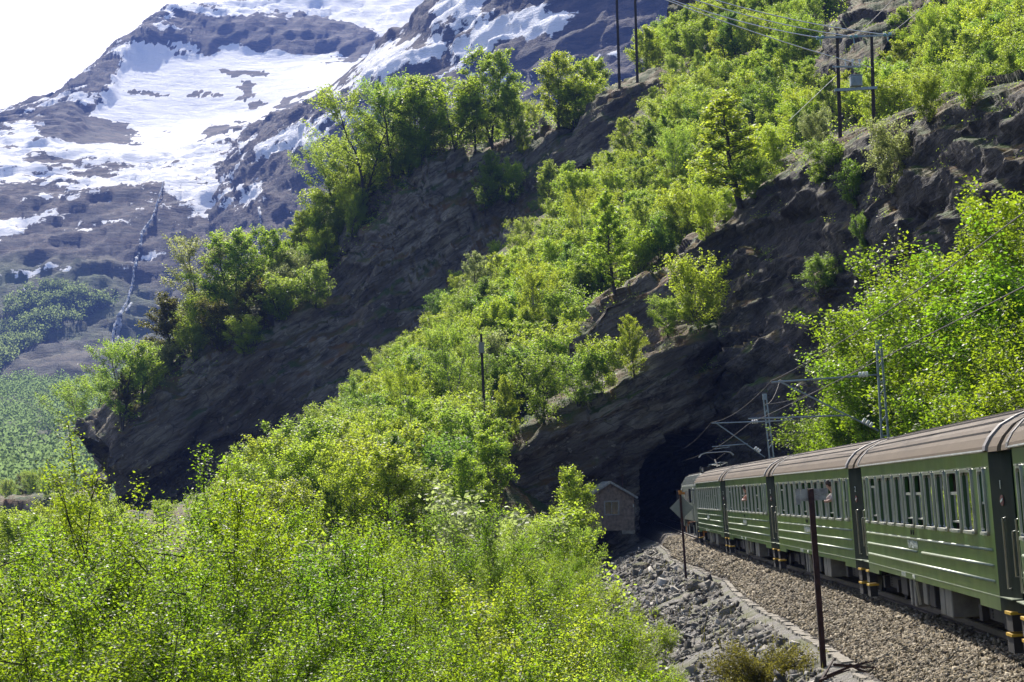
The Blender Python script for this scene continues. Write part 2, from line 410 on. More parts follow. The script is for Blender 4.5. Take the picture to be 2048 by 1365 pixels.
# ---- wooded slope between the two crags, and on up to the right
band_rows = [
 [(-300,1420,75),(0,1400,78),(300,1320,85),(600,1240,95),(850,1160,110),(1000,1120,135),(1180,1100,165),(1260,1085,178)],
 [(-300,1230,110),(100,1180,120),(400,1100,135),(700,1000,150),(900,960,160),(1020,940,172),(1120,900,182),(1240,860,188)],
 [(-150,1130,170),(180,1080,190),(450,1010,200),(700,900,200),(900,800,200),(1060,800,200),(1200,720,204),(1330,660,206)],
 [(60,1090,260),(300,1040,280),(520,975,285),(680,890,270),(840,740,262),(960,650,250),(1120,600,238),(1260,520,228),(1400,440,222),(1500,420,216)],
 [(200,1060,330),(450,1020,325),(680,930,310),(850,700,302),(930,590,295),(1050,500,285),(1200,410,275),(1350,340,268),(1560,320,245),(1720,285,228),(1900,240,205),(2150,200,178)],
 [(400,1040,345),(750,880,335),(900,620,328),(1030,540,322),(1100,420,315),(1200,335,310),(1330,255,305),(1500,190,295),(1700,170,275),(1900,130,245),(2150,90,200)],
 [(600,1040,360),(1000,600,350),(1110,430,345),(1180,310,340),(1260,215,338),(1370,130,338),(1500,60,338),(1700,-10,330),(1900,-40,310),(2200,-90,280)],
 [(800,1000,380),(1100,500,372),(1190,330,370),(1265,220,372),(1330,100,380),(1420,-20,390),(1600,-120,400),(1900,-160,400),(2300,-220,380)],
 [(900,1050,460),(1150,600,460),(1250,400,470),(1330,250,480),(1400,150,480),(1500,100,480),(1700,60,480),(2000,0,480),(2400,-60,460)]]
band = patch(band_rows, 230, 200, 5, lambda G, n: 1.6 * fbm(G / 18, 3) + 0.5 * fbm(G / 4, 3))
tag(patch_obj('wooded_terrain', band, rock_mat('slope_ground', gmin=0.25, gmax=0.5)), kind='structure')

# ---- crag with the tunnel
c1_rows = [
 [(985,1120,166),(1080,1130,168),(1200,1125,173),(1280,1110,176),(1350,1110,177),(1440,1110,176),(1560,1060,166),(1700,1030,152),(1900,1010,138),(2150,1010,124)],
 [(995,985,167),(1080,1000,168),(1200,1000,172),(1280,1000,175),(1350,1000,176),(1440,1000,175),(1560,960,165),(1700,900,151),(1900,860,137),(2150,850,123)],
 [(1006,900,168),(1090,880,169),(1200,840,171),(1290,800,173),(1370,780,174),(1440,790,176),(1560,800,166),(1700,760,152),(1900,700,138),(2150,680,123)],
 [(1010,884,171),(1110,832,172),(1235,782,173),(1300,738,175),(1350,702,175),(1440,680,178),(1560,690,168),(1700,640,154),(1900,560,139),(2150,520,124)],
 [(1050,868,179),(1140,806,182),(1245,742,183),(1305,690,182),(1360,652,182),(1450,612,182),(1570,585,170),(1700,540,155),(1900,470,140),(2150,420,125)],
 [(1120,800,186),(1165,735,187),(1250,665,186),(1320,620,185),(1385,575,184),(1470,535,183),(1580,470,171),(1720,430,157),(1900,370,142),(2150,330,126)],
 [(1146,668,188),(1205,600,188),(1295,556,188),(1370,495,186),(1470,430,185),(1580,352,174),(1700,300,160),(1810,255,152),(1950,205,143),(2150,150,128)],
 [(1155,655,196),(1215,590,196),(1300,545,196),(1380,480,195),(1480,415,195),(1590,340,188),(1710,280,175),(1820,238,168),(1950,185,160),(2150,130,144)],
 [(1170,700,216),(1240,640,222),(1330,590,228),(1410,520,232),(1500,450,238),(1600,370,242),(1730,320,238),(1850,270,225),(1970,220,205),(2170,160,190)]]
c1 = patch(c1_rows, 410, 300, 5, rock_disp(1.1, 0.4, 0.14, 0.5, 2.4, 0.0, (0.45, 0.2), 1.0))
# the tunnel: push the rock inside the mouth back along the line
def in_poly(px, py, poly):
    poly = np.array(poly, float); inside = np.zeros(len(px), bool); j = len(poly) - 1
    for i in range(len(poly)):
        xi, yi = poly[i]; xj, yj = poly[j]
        c = ((yi > py) != (yj > py)) & (px < (xj - xi) * (py - yi) / (yj - yi + 1e-12) + xi); inside ^= c; j = i
    return inside
MOUTH = [(1281,1200),(1281,965),(1284,935),(1300,908),(1330,886),(1365,868),(1400,862),(1428,876),(1446,905),(1450,950),(1450,1200)]
mk = in_poly(c1.px, c1.py, MOUTH) & (c1.d < 186)
axis = np.array([track_x(230.0) - track_x(176.0), 54.0, 0]); axis /= np.linalg.norm(axis)
c1.V[mk] = c1.V[mk] + axis * 110 + np.array([0, 0, -0.0])
c1.G = c1.V.reshape(c1.nv, c1.nu, 3)
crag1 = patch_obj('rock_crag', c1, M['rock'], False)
tag(crag1, 'dark layered rock crag pierced by the tunnel mouth, rising above the train', 'cliff')

# ---- second crag, further along on the left
c2_rows = [
 [(205,1060,318),(400,1060,318),(600,1020,312),(800,900,306),(950,700,306),(1080,520,312),(1180,430,318),(1300,360,325)],
 [(232,985,318),(380,985,320),(560,930,315),(780,810,310),(930,610,312),(1060,450,318),(1170,370,324),(1300,300,330)],
 [(218,928,311),(330,880,314),(480,800,316),(650,715,318),(820,610,320),(940,500,323),(1050,385,328),(1160,320,333),(1300,262,338)],
 [(222,900,315),(300,828,317),(420,742,319),(545,668,321),(690,575,324),(770,465,328),(850,312,334),(960,296,338),(1080,256,343),(1200,236,348),(1320,205,355)],
 [(205,888,340),(262,808,345),(345,700,348),(450,622,351),(560,545,354),(655,450,357),(760,355,361),(858,292,366),(960,280,369),(1080,244,373),(1200,222,378),(1320,190,384)],
 [(190,900,365),(245,815,372),(330,705,378),(440,625,382),(550,548,385),(650,455,388),(755,352,392),(860,296,396),(960,285,400),(1080,250,405),(1200,226,410),(1320,190,415)],
 [(190,1000,430),(250,930,430),(340,850,440),(450,780,440),(560,700,450),(660,620,450),(770,540,460),(870,480,460),(960,450,460),(1080,420,460),(1200,380,460),(1320,330,460)]]
c2 = patch(c2_rows, 370, 235, 4, rock_disp(3.4, 1.8, 0.25, 0.6, 3.2, 7.7, (0.6, 0.2), 1.9))
crag2 = patch_obj('rock_crag', c2, M['rock_far'], False)
tag(crag2, 'farther dark overhanging crag with birches along its crest, left of the wooded gully', 'cliff')

# ---- smaller outcrops on the upper slope
def outcrop(rows, label, name='rock_outcrop', nu=110, nv=60, mat=None, amp=1.0, off=0.0):
    p = patch(rows, nu, nv, 3, rock_disp(0.9 * amp, 0.9 * amp, 0.25 * amp, 0.4 * amp, 2.2, off))
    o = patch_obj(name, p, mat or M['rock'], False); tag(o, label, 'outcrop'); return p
oc1 = outcrop([[(1090,330,330),(1200,330,322),(1300,300,318),(1400,250,315),(1500,215,312),(1540,200,318)],
      [(1150,260,330),(1220,250,324),(1310,235,320),(1400,205,318),(1490,180,318),(1530,170,322)],
      [(1190,205,333),(1230,190,329),(1310,165,326),(1390,150,325),(1470,140,325),(1520,135,328)],
      [(1200,180,340),(1245,160,338),(1310,140,337),(1390,132,337),(1465,125,337),(1520,122,338)],
      [(1210,200,360),(1260,180,360),(1320,160,360),(1400,150,360),(1470,140,360),(1530,140,360)]],
      'dark rock bluff with straw-brown top below the pair of tall poles', off=2.0)
oc2 = outcrop([[(1570,300,258),(1620,290,250),(1690,250,246),(1740,160,252),(1800,70,262),(1880,-30,275)],
      [(1590,235,268),(1640,200,262),(1690,140,262),(1740,60,268),(1800,0,275),(1870,-60,285)],
      [(1600,190,275),(1640,140,272),(1680,70,274),(1710,10,280),(1760,-50,288),(1830,-110,295)],
      [(1608,180,290),(1650,125,288),(1690,50,290),(1720,-10,295),(1770,-70,300),(1840,-130,305)]],
      'steep dark rock gully behind the transformer poles', off=4.0)
oc3 = outcrop([[(1330,60,352),(1360,70,350),(1400,60,348),(1450,30,348),(1490,0,348)],[(1335,20,354),(1370,25,352),(1410,10,352),(1450,-20,352),(1480,-40,352)],
      [(1340,0,358),(1375,-10,358),(1410,-25,358),(1450,-50,358),(1480,-70,358)],[(1340,20,372),(1375,0,372),(1410,-10,372),(1450,-30,372),(1480,-50,372)]],
      'small dark rock step at the skyline above the birches', nu=50, nv=30, off=6.0)
oc4 = outcrop([[(-120,1190,428),(0,1190,423),(120,1180,425),(230,1130,430)],[(-120,1090,436),(0,1085,432),(120,1080,433),(225,1060,437)],
      [(-120,1012,440),(0,1004,435),(110,998,436),(215,990,440)],[(-120,1000,470),(0,996,470),(110,990,470),(210,984,470)],[(-120,1020,560),(0,1020,560),(110,1015,560),(220,1010,560)]],
      'low dark rock knoll topped with scrub at the left edge', off=8.0)

# ------------------------------------------------------------------ far mountains
def mountain_mat(name):
    m, nt, b = mat_new(name); v = coords(nt, (1, 1, 1), (0, 0, 0), 'pos')
    at = N(nt, 'Attribute'); at.attribute_name = 'snow'; vg = N(nt, 'Attribute'); vg.attribute_name = 'veg'
    vs = coords(nt, (0.35, 0.35, 1.3), (0.1, 0.3, 0), 'pos')
    n1 = noise(nt, vs, 0.085, 6, 0.74); n2 = noise(nt, v, 0.06, 4, 0.65)
    rk = ramp(nt, n1, [(0.38, (0.003, 0.003, 0.005)), (0.48, (0.020, 0.017, 0.016)), (0.56, (0.085, 0.062, 0.042)), (0.66, (0.045, 0.036, 0.03)), (0.76, (0.16, 0.14, 0.12))])
    gr = ramp(nt, n2, [(0.3, (0.02, 0.035, 0.010)), (0.52, (0.055, 0.085, 0.02)), (0.7, (0.10, 0.125, 0.03))])
    c = mixc(nt, vg.outputs['Fac'], rk.outputs[0], gr.outputs[0])
    n3 = noise(nt, coords(nt, (0.6, 0.6, 1.0), (0, 0, 0), 'pos'), 0.055, 6, 0.7)
    ad = N(nt, 'Math', operation='MULTIPLY_ADD'); nt.links.new(n3, ad.inputs[0]); ad.inputs[1].default_value = 1.1; nt.links.new(at.outputs['Fac'], ad.inputs[2])
    sm = N(nt, 'MapRange'); sm.inputs['From Min'].default_value = 1.0; sm.inputs['From Max'].default_value = 1.03
    nt.links.new(ad.outputs[0], sm.inputs['Value'])
    c2 = mixc(nt, sm.outputs[0], c, (0.95, 0.94, 0.93))
    nt.links.new(c2, b.inputs['Base Color']); b.inputs['Roughness'].default_value = 0.85; b.inputs['Specular IOR Level'].default_value = 0.2
    bump(nt, b, n1, 0.7, 9.0); return m
M['mountain'] = mountain_mat('mountain_rock_snow')
def soft_poly(p, poly, width):
    """1 inside the traced outline, falling to 0 over `width` pixels outside"""
    if not hasattr(p, 'wx'): p.wx = p.px + 30 * fbm(p.V / 120, 6, 0.7); p.wy = p.py + 17 * fbm(p.V / 90 + 40, 6, 0.7)
    px, py = p.wx, p.wy; ins = in_poly(px, py, poly); d = np.full(len(px), 1e9); poly = np.array(poly, float)
    for i in range(len(poly)):
        a = poly[i]; b = poly[(i+1) % len(poly)]; ab = b - a; t = np.clip(((px-a[0])*ab[0] + (py-a[1])*ab[1]) / (ab @ ab), 0, 1)
        d = np.minimum(d, np.hypot(px - a[0] - t*ab[0], py - a[1] - t*ab[1]))
    return np.clip(0.5 + np.where(ins, d, -d) / (2 * width), 0, 1)
def attr(me, name, vals):
    a = me.attributes.new(name, 'FLOAT', 'POINT'); a.data.foreach_set('value', np.asarray(vals, np.float32))

m1_rows = [
 [(-700,1080,1300),(-200,1050,1350),(100,1020,1400),(400,1000,1400),(800,1000,1400)],
 [(-700,900,1900),(-200,870,1880),(100,850,1860),(300,840,1860),(600,830,1880),(900,830,1900)],
 [(-700,760,2150),(-200,730,2150),(0,715,2150),(150,680,2180),(300,700,2180),(600,720,2200),(900,720,2200)],
 [(-700,590,2380),(-200,570,2380),(0,560,2370),(150,545,2370),(280,560,2340),(420,560,2360),(700,560,2380),(900,560,2400)],
 [(-700,460,2600),(-200,440,2600),(0,430,2580),(200,410,2600),(330,385,2620),(500,400,2560),(700,420,2500),(900,430,2480)],
 [(-700,370,3000),(-200,350,2960),(0,325,2940),(200,322,2950),(330,318,2980),(450,300,2930),(560,300,2850),(800,310,2700)],
 [(-700,330,3350),(-200,300,3280),(0,262,3250),(120,240,3260),(250,268,3300),(400,245,3400),(520,225,3400),(650,190,3350),(850,180,3300)],
 [(-700,322,3480),(-200,285,3420),(0,252,3360),(110,222,3380),(190,180,3480),(280,140,3600),(430,112,3740),(560,118,3760),(700,120,3740),(900,110,3700)],
 [(-700,318,3560),(-200,275,3480),(0,247,3420),(120,206,3450),(175,160,3540),(240,112,3640),(295,62,3720),(400,60,3820),(520,70,3860),(640,70,3880),(760,70,3880),(950,60,3850)],
 [(-700,316,3640),(-200,272,3560),(0,244,3500),(125,200,3530),(180,150,3640),(250,95,3740),(310,42,3830),(350,22,3900),(430,12,4000),(560,0,4100),(700,-10,4200),(950,-30,4250)],
 [(-700,330,4000),(-200,300,4000),(0,280,4000),(130,250,4050),(200,220,4100),(280,180,4150),(340,120,4250),(400,90,4350),(500,60,4450),(600,40,4500),(750,20,4600),(1000,0,4600)]]
BOWL = [(228,205),(240,150),(275,100),(320,95),(420,108),(470,98),(560,118),(650,118),(720,125),(820,60),(900,80),(720,170),(620,220),(520,262),(420,282),(380,305),(250,312),(110,300),(170,262),(150,235)]
def calm(G):
    x, y, _ = proj(G.reshape(-1, 3)); m_ = in_poly(x, y, BOWL).astype(float).reshape(G.shape[:2]); return 1 - 0.75 * smooth_grid(m_, 6)
def mdisp(a, b, off):
    return lambda G, n: calm(G) * (a * ridged(G / 300 + off, 3) * 0.5 + b * ridged(G / 55 + off, 6) * 0.6 + 0.5 * b * strata(G, 34.0, (0.3, 0.1)) + 0.8 * b * (cells(G / np.array([34.0, 34.0, 13.0]) + off)[0] - 0.5))
m1 = patch(m1_rows, 380, 290, 3, mdisp(14, 8, 1.5))
mo1 = patch_obj('mountain', m1, M['mountain'], True); tag(mo1, kind='structure')
q = m1.V
streak = fbm(np.stack([q[:, 0] / 120, q[:, 1] / 260, q[:, 2] / 55], 1) + 3.0, 6, 0.72)
snow = 0.22 * np.ones(len(q))
def put(p, arr, poly, val, w): 
    k = soft_poly(p, poly, w); return arr * (1 - k) + val * k
snow = put(m1, snow, [(-700,330),(-100,300),(0,255),(130,200),(240,120),(420,150),(700,160),(820,260),(700,330),(500,400),(300,400),(120,380),(0,370),(-300,390),(-700,420)], 0.58, 25)
snow = put(m1, snow, [(-700,480),(0,420),(150,400),(330,370),(600,390),(620,460),(420,450),(250,470),(0,480),(-700,560)], 0.46, 25)
snow = put(m1, snow, [(228,205),(240,150),(275,100),(320,95),(420,108),(470,98),(560,118),(650,118),(720,125),(820,60),(900,80),(720,170),(620,220),(520,262),(420,282),(380,305),(250,312),(110,300),(170,262),(150,235)], 0.95, 8)
snow = put(m1, snow, [(300,68),(330,30),(380,8),(560,-10),(950,-80),(950,60),(860,120),(780,80),(690,40),(600,20),(480,20),(410,34),(360,50)], 1.0, 8)
snow = put(m1, snow, [(298,70),(330,38),(372,20),(410,38),(510,35),(528,60),(600,30),(700,50),(762,75),(765,98),(690,112),(640,120),(600,118),(520,100),(460,95),(400,110),(330,112),(300,95)], 0.16, 7)
snow = put(m1, snow, [(300,80),(350,78),(385,98),(340,104),(305,92)], 0.7, 5)
snow = put(m1, snow, [(130,205),(170,170),(240,110),(262,118),(230,150),(215,200),(170,245),(130,270),(60,280),(60,250)], 0.24, 8)
snow = put(m1, snow, [(60,245),(170,232),(280,240),(275,278),(180,290),(70,275)], 0.12, 8)
snow = put(m1, snow, [(-300,262),(0,258),(70,262),(60,290),(-300,300)], 0.75, 10)
for poly in ([(470,215),(490,165),(522,165),(520,205)], [(350,190),(430,178),(425,192),(360,196)], [(250,180),(320,185),(320,198),(260,190)], [(440,140),(545,140),(540,160),(470,162)],
             [(410,250),(500,245),(450,280),(412,285)], [(570,190),(650,175),(600,235),(530,250)], [(310,268),(360,262),(350,272)], [(370,215),(380,212),(382,216)]):
    snow = put(m1, snow, poly, 0.15, 4)
snow = snow + 0.42 * streak * (0.35 + 0.65 * (snow < 0.6))
veg = np.clip((m1.py - 560 - 90 * fbm(q / 170, 3) * 2) / 120, 0, 1) * np.clip((420 - m1.px) / 150, 0.25, 1) * np.where((m1.py > 680) & (m1.py < 790), 0.25, 1)
veg = np.where(m1.n.reshape(-1, 3)[:, 2] < 0.25, veg * 0.4, veg)
snow = np.where(m1.py > 560, snow - 0.2, snow)
attr(mo1.data, 'snow', snow); attr(mo1.data, 'veg', np.clip(veg, 0, 1))

m2_rows = [
 [(380,900,1900),(600,900,1500),(1000,800,1350),(1500,700,1250),(2000,700,1200)],
 [(400,640,2200),(560,620,2000),(800,560,1800),(1100,480,1650),(1500,420,1550),(2000,420,1500)],
 [(420,470,2480),(540,430,2280),(700,400,2100),(950,330,1920),(1200,280,1800),(1500,240,1700),(2000,240,1650)],
 [(450,340,2750),(540,310,2500),(660,260,2300),(850,200,2120),(1100,130,1980),(1500,60,1850),(2000,60,1800)],
 [(500,276,2950),(570,245,2700),(660,195,2500),(770,120,2320),(950,20,2180),(1150,-60,2100),(1500,-150,2000),(2000,-200,1950)],
 [(515,262,3050),(590,222,2820),(668,172,2620),(764,92,2480),(840,45,2420),(900,-8,2400),(1000,-90,2350),(1250,-200,2300),(2000,-400,2200)],
 [(540,320,3300),(620,300,3200),(700,250,3000),(800,200,2900),(880,150,2850),(950,100,2800),(1050,0,2800),(1300,-100,2750),(2000,-300,2700)]]
m2 = patch(m2_rows, 300, 220, 3, mdisp(14, 7.5, 8.5))
mo2 = patch_obj('mountain_ridge', m2, M['mountain']); tag(mo2, kind='structure')
q = m2.V; streak = fbm(np.stack([q[:, 0] / 95, q[:, 1] / 220, q[:, 2] / 50], 1) + 9.0, 6, 0.72)
snow = 0.03 * np.ones(len(q))
snow = put(m2, snow, [(430,330),(560,240),(760,90),(900,-10),(1150,20),(1140,70),(980,120),(900,170),(760,250),(640,300),(560,330),(520,440),(440,440)], 0.43, 20)
for poly, val in (([(690,140),(780,90),(880,0),(1000,-20),(960,20),(860,45),(790,62),(740,105)], 0.62), ([(640,215),(700,155),(800,95),(860,100),(800,140),(740,155),(690,180)], 0.62),
             ([(960,70),(1050,30),(1120,28),(1125,45),(1030,70)], 0.7), ([(520,300),(640,255),(640,275),(540,312)], 0.62), ([(660,175),(750,170),(700,190),(640,200)], 0.6),
             ([(880,190),(960,190),(930,215),(895,205)], 0.62), ([(500,420),(520,370),(560,375),(530,410)], 0.5)):
    snow = put(m2, snow, poly, val, 9)
snow = snow + 0.40 * streak
attr(mo2.data, 'snow', snow); attr(mo2.data, 'veg', np.clip((m2.py - 620) / 200, 0, 0.9))

# wooded apron below the mountain
h_rows = [
 [(-700,1080,620),(-200,1050,640),(0,1030,660),(200,1015,680),(420,1010,700),(700,1010,720)],
 [(-700,1000,900),(-200,985,900),(0,978,900),(120,965,880),(200,962,900),(420,950,950),(700,940,950)],
 [(-700,930,1150),(-200,920,1150),(0,915,1150),(200,890,1150),(420,860,1150),(700,840,1150)],
 [(-700,840,1500),(-200,835,1500),(0,835,1500),(90,830,1500),(180,800,1480),(420,750,1450),(700,720,1450)],
 [(-700,790,1850),(-200,780,1850),(0,768,1850),(100,772,1840),(180,778,1800),(420,720,1750),(700,690,1750)],
 [(-700,860,2000),(-200,850,2000),(0,840,2000),(200,830,2000),(420,800,2000),(700,780,1950)]]
apron = patch(h_rows, 200, 120, 3, lambda G, n: 5 * fbm(G / 90, 3))
ap = patch_obj('valley_side', apron, M['turf']); tag(ap, kind='structure')

# waterfall: ribbons of white water lying on the mountain face
def water_mat():
    m, nt, b = mat_new('white_water'); v = coords(nt, (1, 1, 0.3), (0, 0, 0), 'pos'); n = noise(nt, v, 0.3, 5)
    c = ramp(nt, n, [(0.35, (0.6, 0.62, 0.65)), (0.6, (0.9, 0.92, 0.95))]); nt.links.new(c.outputs[0], b.inputs['Base Color']); b.inputs['Roughness'].default_value = 0.5
    tr = N(nt, 'BsdfTranslucent'); tr.inputs['Color'].default_value = (0.95, 0.97, 1.0, 1); mx = N(nt, 'MixShader'); mx.inputs[0].default_value = 0.85
    nt.links.new(b.outputs[0], mx.inputs[1]); nt.links.new(tr.outputs[0], mx.inputs[2]); nt.links.new(mx.outputs[0], nt.nodes['Material Output'].inputs['Surface'])
    return m
M['water'] = water_mat()
wf = MB(); wf2 = MB()
for line in ([(326,360,2),(322,380,3),(318,392,3),(312,410,4),(306,432,5),(298,446,4),(292,452,4),(284,462,6),(281,480,7),(279,500,6),(272,525,5),(268,545,4),(266,562,4),(262,580,4),(256,598,7),(246,618,9),(240,628,14),(236,638,11),(230,650,8),(226,668,6),(222,690,4)], [(240,630,5),(238,660,6),(234,684,4)], [(262,606,3),(252,622,5)], [(306,430,2),(296,450,3),(286,470,3)], [(518,415,4),(520,430,4),(520,450,2)]):
    la = np.array(line, float); sl = np.concatenate([[0], np.cumsum(np.hypot(np.diff(la[:, 0]), np.diff(la[:, 1])))]); ns = max(3, int(sl[-1] / 4)); u = np.linspace(0, sl[-1], ns)
    lx, ly, lw = (np.interp(u, sl, la[:, c_]) for c_ in range(3)); pp = m1 if line[0][0] < 450 else m2
    for strand in range(6):
        a0, a1 = sorted((R.uniform(0, 0.75) if strand else 0.0, R.uniform(0.3, 1.0) if strand else 1.0)); pts = []; rad = []; wob = np.cumsum(rng.normal(0, 0.25, ns)); side = R.uniform(-0.6, 0.6)
        for i_ in range(int(a0 * (ns - 1)), max(int(a0 * (ns - 1)) + 3, int(a1 * (ns - 1)) + 1)):
            i_ = min(i_, ns - 1); x = lx[i_] + side * lw[i_] + wob[i_]; k = on_patch(pp, x, ly[i_], 3); v = P(x, ly[i_], pp.d[k] - 9.0); pts.append(v); rad.append(abs(R.gauss(0.55, 0.3)) * (0.6 + 0.12 * lw[i_]) + 0.2)
        if len(pts) > 2: (wf2 if line[0][0] > 450 else wf).tube(pts, rad, 4)
tag(wf.obj('waterfall', M['water'], None, True), 'thin white waterfall dropping down the blue-grey mountain face', 'waterfall')
tag(wf2.obj('waterfall', M['water'], None, True), 'short trickle of white water right of the main waterfall', 'waterfall')

# coarse depth of the rock faces as seen from the line, to leave out trees that nothing shows
ZB = np.full((172, 256), 1e9)
for p_ in (c1, c2, oc1, oc2, oc3):
    i_ = (p_.py / 8).astype(int); j_ = (p_.px / 8).astype(int); ok = (i_ >= 0) & (i_ < 172) & (j_ >= 0) & (j_ < 256); np.minimum.at(ZB, (i_[ok], j_[ok]), p_.d[ok])
def shows(base, h):
    for t in (1.0, 0.7, 0.4):
        x, y, d = proj(np.asarray(base, float) + np.array([0, 0, h * t]))
        if x < -60 or x > 2110 or y < -60 or y > 1420: continue
        i, j = int(np.clip(y / 8, 0, 171)), int(np.clip(x / 8, 0, 255))
        if d < ZB[i, j] + 4: return True
    return False
# ------------------------------------------------------------------ materials of the line and the train
def paint_mat(name, col, rough=0.22, coat=0.6, streak=0.35):
    m, nt, b = mat_new(name); v = coords(nt, (1, 1.5, 0.15)); n = noise(nt, v, 2.2, 6, 0.6); n2 = noise(nt, coords(nt), 0.7, 4)
    c = ramp(nt, n, [(0.3, tuple(x * (1 - streak) for x in col)), (0.55, col), (0.75, tuple(x * (1 + streak) + 0.01 for x in col))])
    tc = N(nt, 'TexCoord'); sx = N(nt, 'SeparateXYZ'); nt.links.new(tc.outputs['Object'], sx.inputs[0]); gr = N(nt, 'MapRange'); gr.inputs['From Min'].default_value = 1.75; gr.inputs['From Max'].default_value = 0.6; gr.inputs['To Max'].default_value = 0.5
    nt.links.new(sx.outputs['Z'], gr.inputs['Value']); gd = N(nt, 'Math', operation='MULTIPLY'); nt.links.new(gr.outputs[0], gd.inputs[0]); nt.links.new(n, gd.inputs[1])
    nt.links.new(mixc(nt, gd.outputs[0], c.outputs[0], (0.085, 0.082, 0.055)), b.inputs['Base Color'])          # brake dust
    rr = N(nt, 'MapRange'); rr.inputs['To Min'].default_value = rough * 0.6; rr.inputs['To Max'].default_value = rough * 1.7; nt.links.new(n2, rr.inputs['Value'])
    nt.links.new(rr.outputs[0], b.inputs['Roughness'])
    b.inputs['Coat Weight'].default_value = coat; b.inputs['Coat Roughness'].default_value = 0.12
    bump(nt, b, n2, 0.04, 0.05)
    return m
M['green_paint'] = paint_mat('green_paint', (0.028, 0.098, 0.014), 0.3, 0.35)
M['shaded_end_paint'] = paint_mat('shaded_end_paint', (0.008, 0.018, 0.011), 0.6, 0.0); M['shaded_end_paint'].node_tree.nodes['Principled BSDF'].inputs['Specular IOR Level'].default_value = 0.08  # darker copy of the green: shade of the ends turned from the sun
M['grey_paint'] = paint_mat('grey_paint', (0.15, 0.17, 0.13), 0.45, 0.1)
M['grey_roof_paint'] = paint_mat('grey_roof_paint', (0.24, 0.25, 0.21), 0.5, 0.1)
def roof_mat():
    m, nt, b = mat_new('weathered_roof'); v = coords(nt, (1, 0.25, 1)); n = noise(nt, v, 1.6, 6, 0.62)
    tc = N(nt, 'TexCoord'); sx = N(nt, 'SeparateXYZ'); nt.links.new(tc.outputs['Object'], sx.inputs[0])
    c = ramp(nt, n, [(0.3, (0.095, 0.078, 0.062)), (0.52, (0.15, 0.122, 0.096)), (0.72, (0.20, 0.163, 0.127))])
    rz = N(nt, 'MapRange'); rz.inputs['From Min'].default_value = 3.62; rz.inputs['From Max'].default_value = 3.2
    ad = N(nt, 'Math', operation='MULTIPLY_ADD'); nt.links.new(n, ad.inputs[0]); ad.inputs[1].default_value = -0.25; nt.links.new(sx.outputs['Z'], ad.inputs[2])
    ad2 = N(nt, 'Math', operation='ADD'); nt.links.new(ad.outputs[0], ad2.inputs[0]); ad2.inputs[1].default_value = 0.125
    nt.links.new(ad2.outputs[0], rz.inputs['Value'])
    out = mixc(nt, rz.outputs[0], c.outputs[0], (0.17, 0.13, 0.09))
    nt.links.new(out, b.inputs['Base Color']); b.inputs['Roughness'].default_value = 0.8; b.inputs['Specular IOR Level'].default_value = 0.15; bump(nt, b, n, 0.12, 0.05); return m
M['roof'] = roof_mat()
M['seam'] = simple('roof_seam', (0.055, 0.045, 0.04), 0.8)
M['roof_band'] = simple('roof_band', (0.22, 0.205, 0.19), 0.6, 0.1, 0.3, 2.0)
M['silver'] = simple('silver_trim', (0.45, 0.46, 0.42), 0.4, 0.7, 0.2, 4.0)
M['rib_trim'] = simple('rib_trim', (0.24, 0.28, 0.20), 0.4, 0.2, 0.2, 4.0)
M['under'] = simple('underframe_grime', (0.022, 0.019, 0.017), 0.85, 0.0, 0.5, 4.0)
M['under_box'] = simple('equipment_grey', (0.16, 0.15, 0.13), 0.7, 0.0, 0.4, 3.0)
M['yellow'] = simple('step_yellow', (0.62, 0.37, 0.02), 0.55, 0.0, 0.25, 6.0)
M['orange'] = simple('orange_paint', (0.45, 0.16, 0.015), 0.6, 0.0, 0.3, 6.0)
M['white'] = simple('white_lettering', (0.62, 0.66, 0.58), 0.6, 0.0, 0.15, 20.0)
M['emblem'] = simple('emblem_red', (0.16, 0.04, 0.035), 0.5, 0, 0.2, 20.0)
M['black'] = simple('black_rubber', (0.012, 0.012, 0.012), 0.8)
M['interior'] = simple('interior_brown', (0.05, 0.025, 0.02), 0.8)
m, nt, b = mat_new('window_glass'); b.inputs['Base Color'].default_value = (0.012, 0.015, 0.014, 1); b.inputs['Roughness'].default_value = 0.03
b.inputs['Specular IOR Level'].default_value = 0.9; b.inputs['Coat Weight'].default_value = 1.0; b.inputs['Coat Roughness'].default_value = 0.02
bump(nt, b, noise(nt, coords(nt), 1.3, 2), 0.06, 0.05); M['glass'] = m
M['frosted'] = simple('frosted_pane', (0.40, 0.50, 0.42), 0.35, 0, 0.1, 3.0)
M['curtain'] = simple('curtain', (0.24, 0.21, 0.17), 0.9, 0, 0.2, 8.0)
M['steel'] = simple('galvanised', (0.27, 0.33, 0.36), 0.5, 0.4, 0.25, 3.0)
M['rail'] = simple('rail_steel', (0.06, 0.042, 0.035), 0.6, 0.3, 0.4, 5.0)
M['rail_top'] = simple('rail_head', (0.35, 0.33, 0.31), 0.3, 0.8, 0.2, 5.0)
M['sleeper'] = simple('sleeper_wood', (0.10, 0.085, 0.07), 0.9, 0, 0.4, 6.0, 0.4)
M['rust'] = simple('rusty_steel', (0.045, 0.018, 0.014), 0.85, 0, 0.4, 9.0, 0.3)
M['pole_wood'] = simple('pole_wood', (0.045, 0.034, 0.026), 0.9, 0, 0.35, 5.0, 0.3)
M['grey_wood'] = simple('weathered_board', (0.33, 0.32, 0.29), 0.9, 0, 0.4, 7.0, 0.5)
M['brown_wood'] = simple('brown_boards', (0.26, 0.195, 0.145), 0.85, 0, 0.45, 4.0, 0.4)
M['porcelain'] = simple('porcelain', (0.75, 0.76, 0.74), 0.2, 0, 0.1, 9.0)
M['teal_glass'] = simple('teal_insulator', (0.22, 0.45, 0.50), 0.15, 0, 0.2, 9.0)
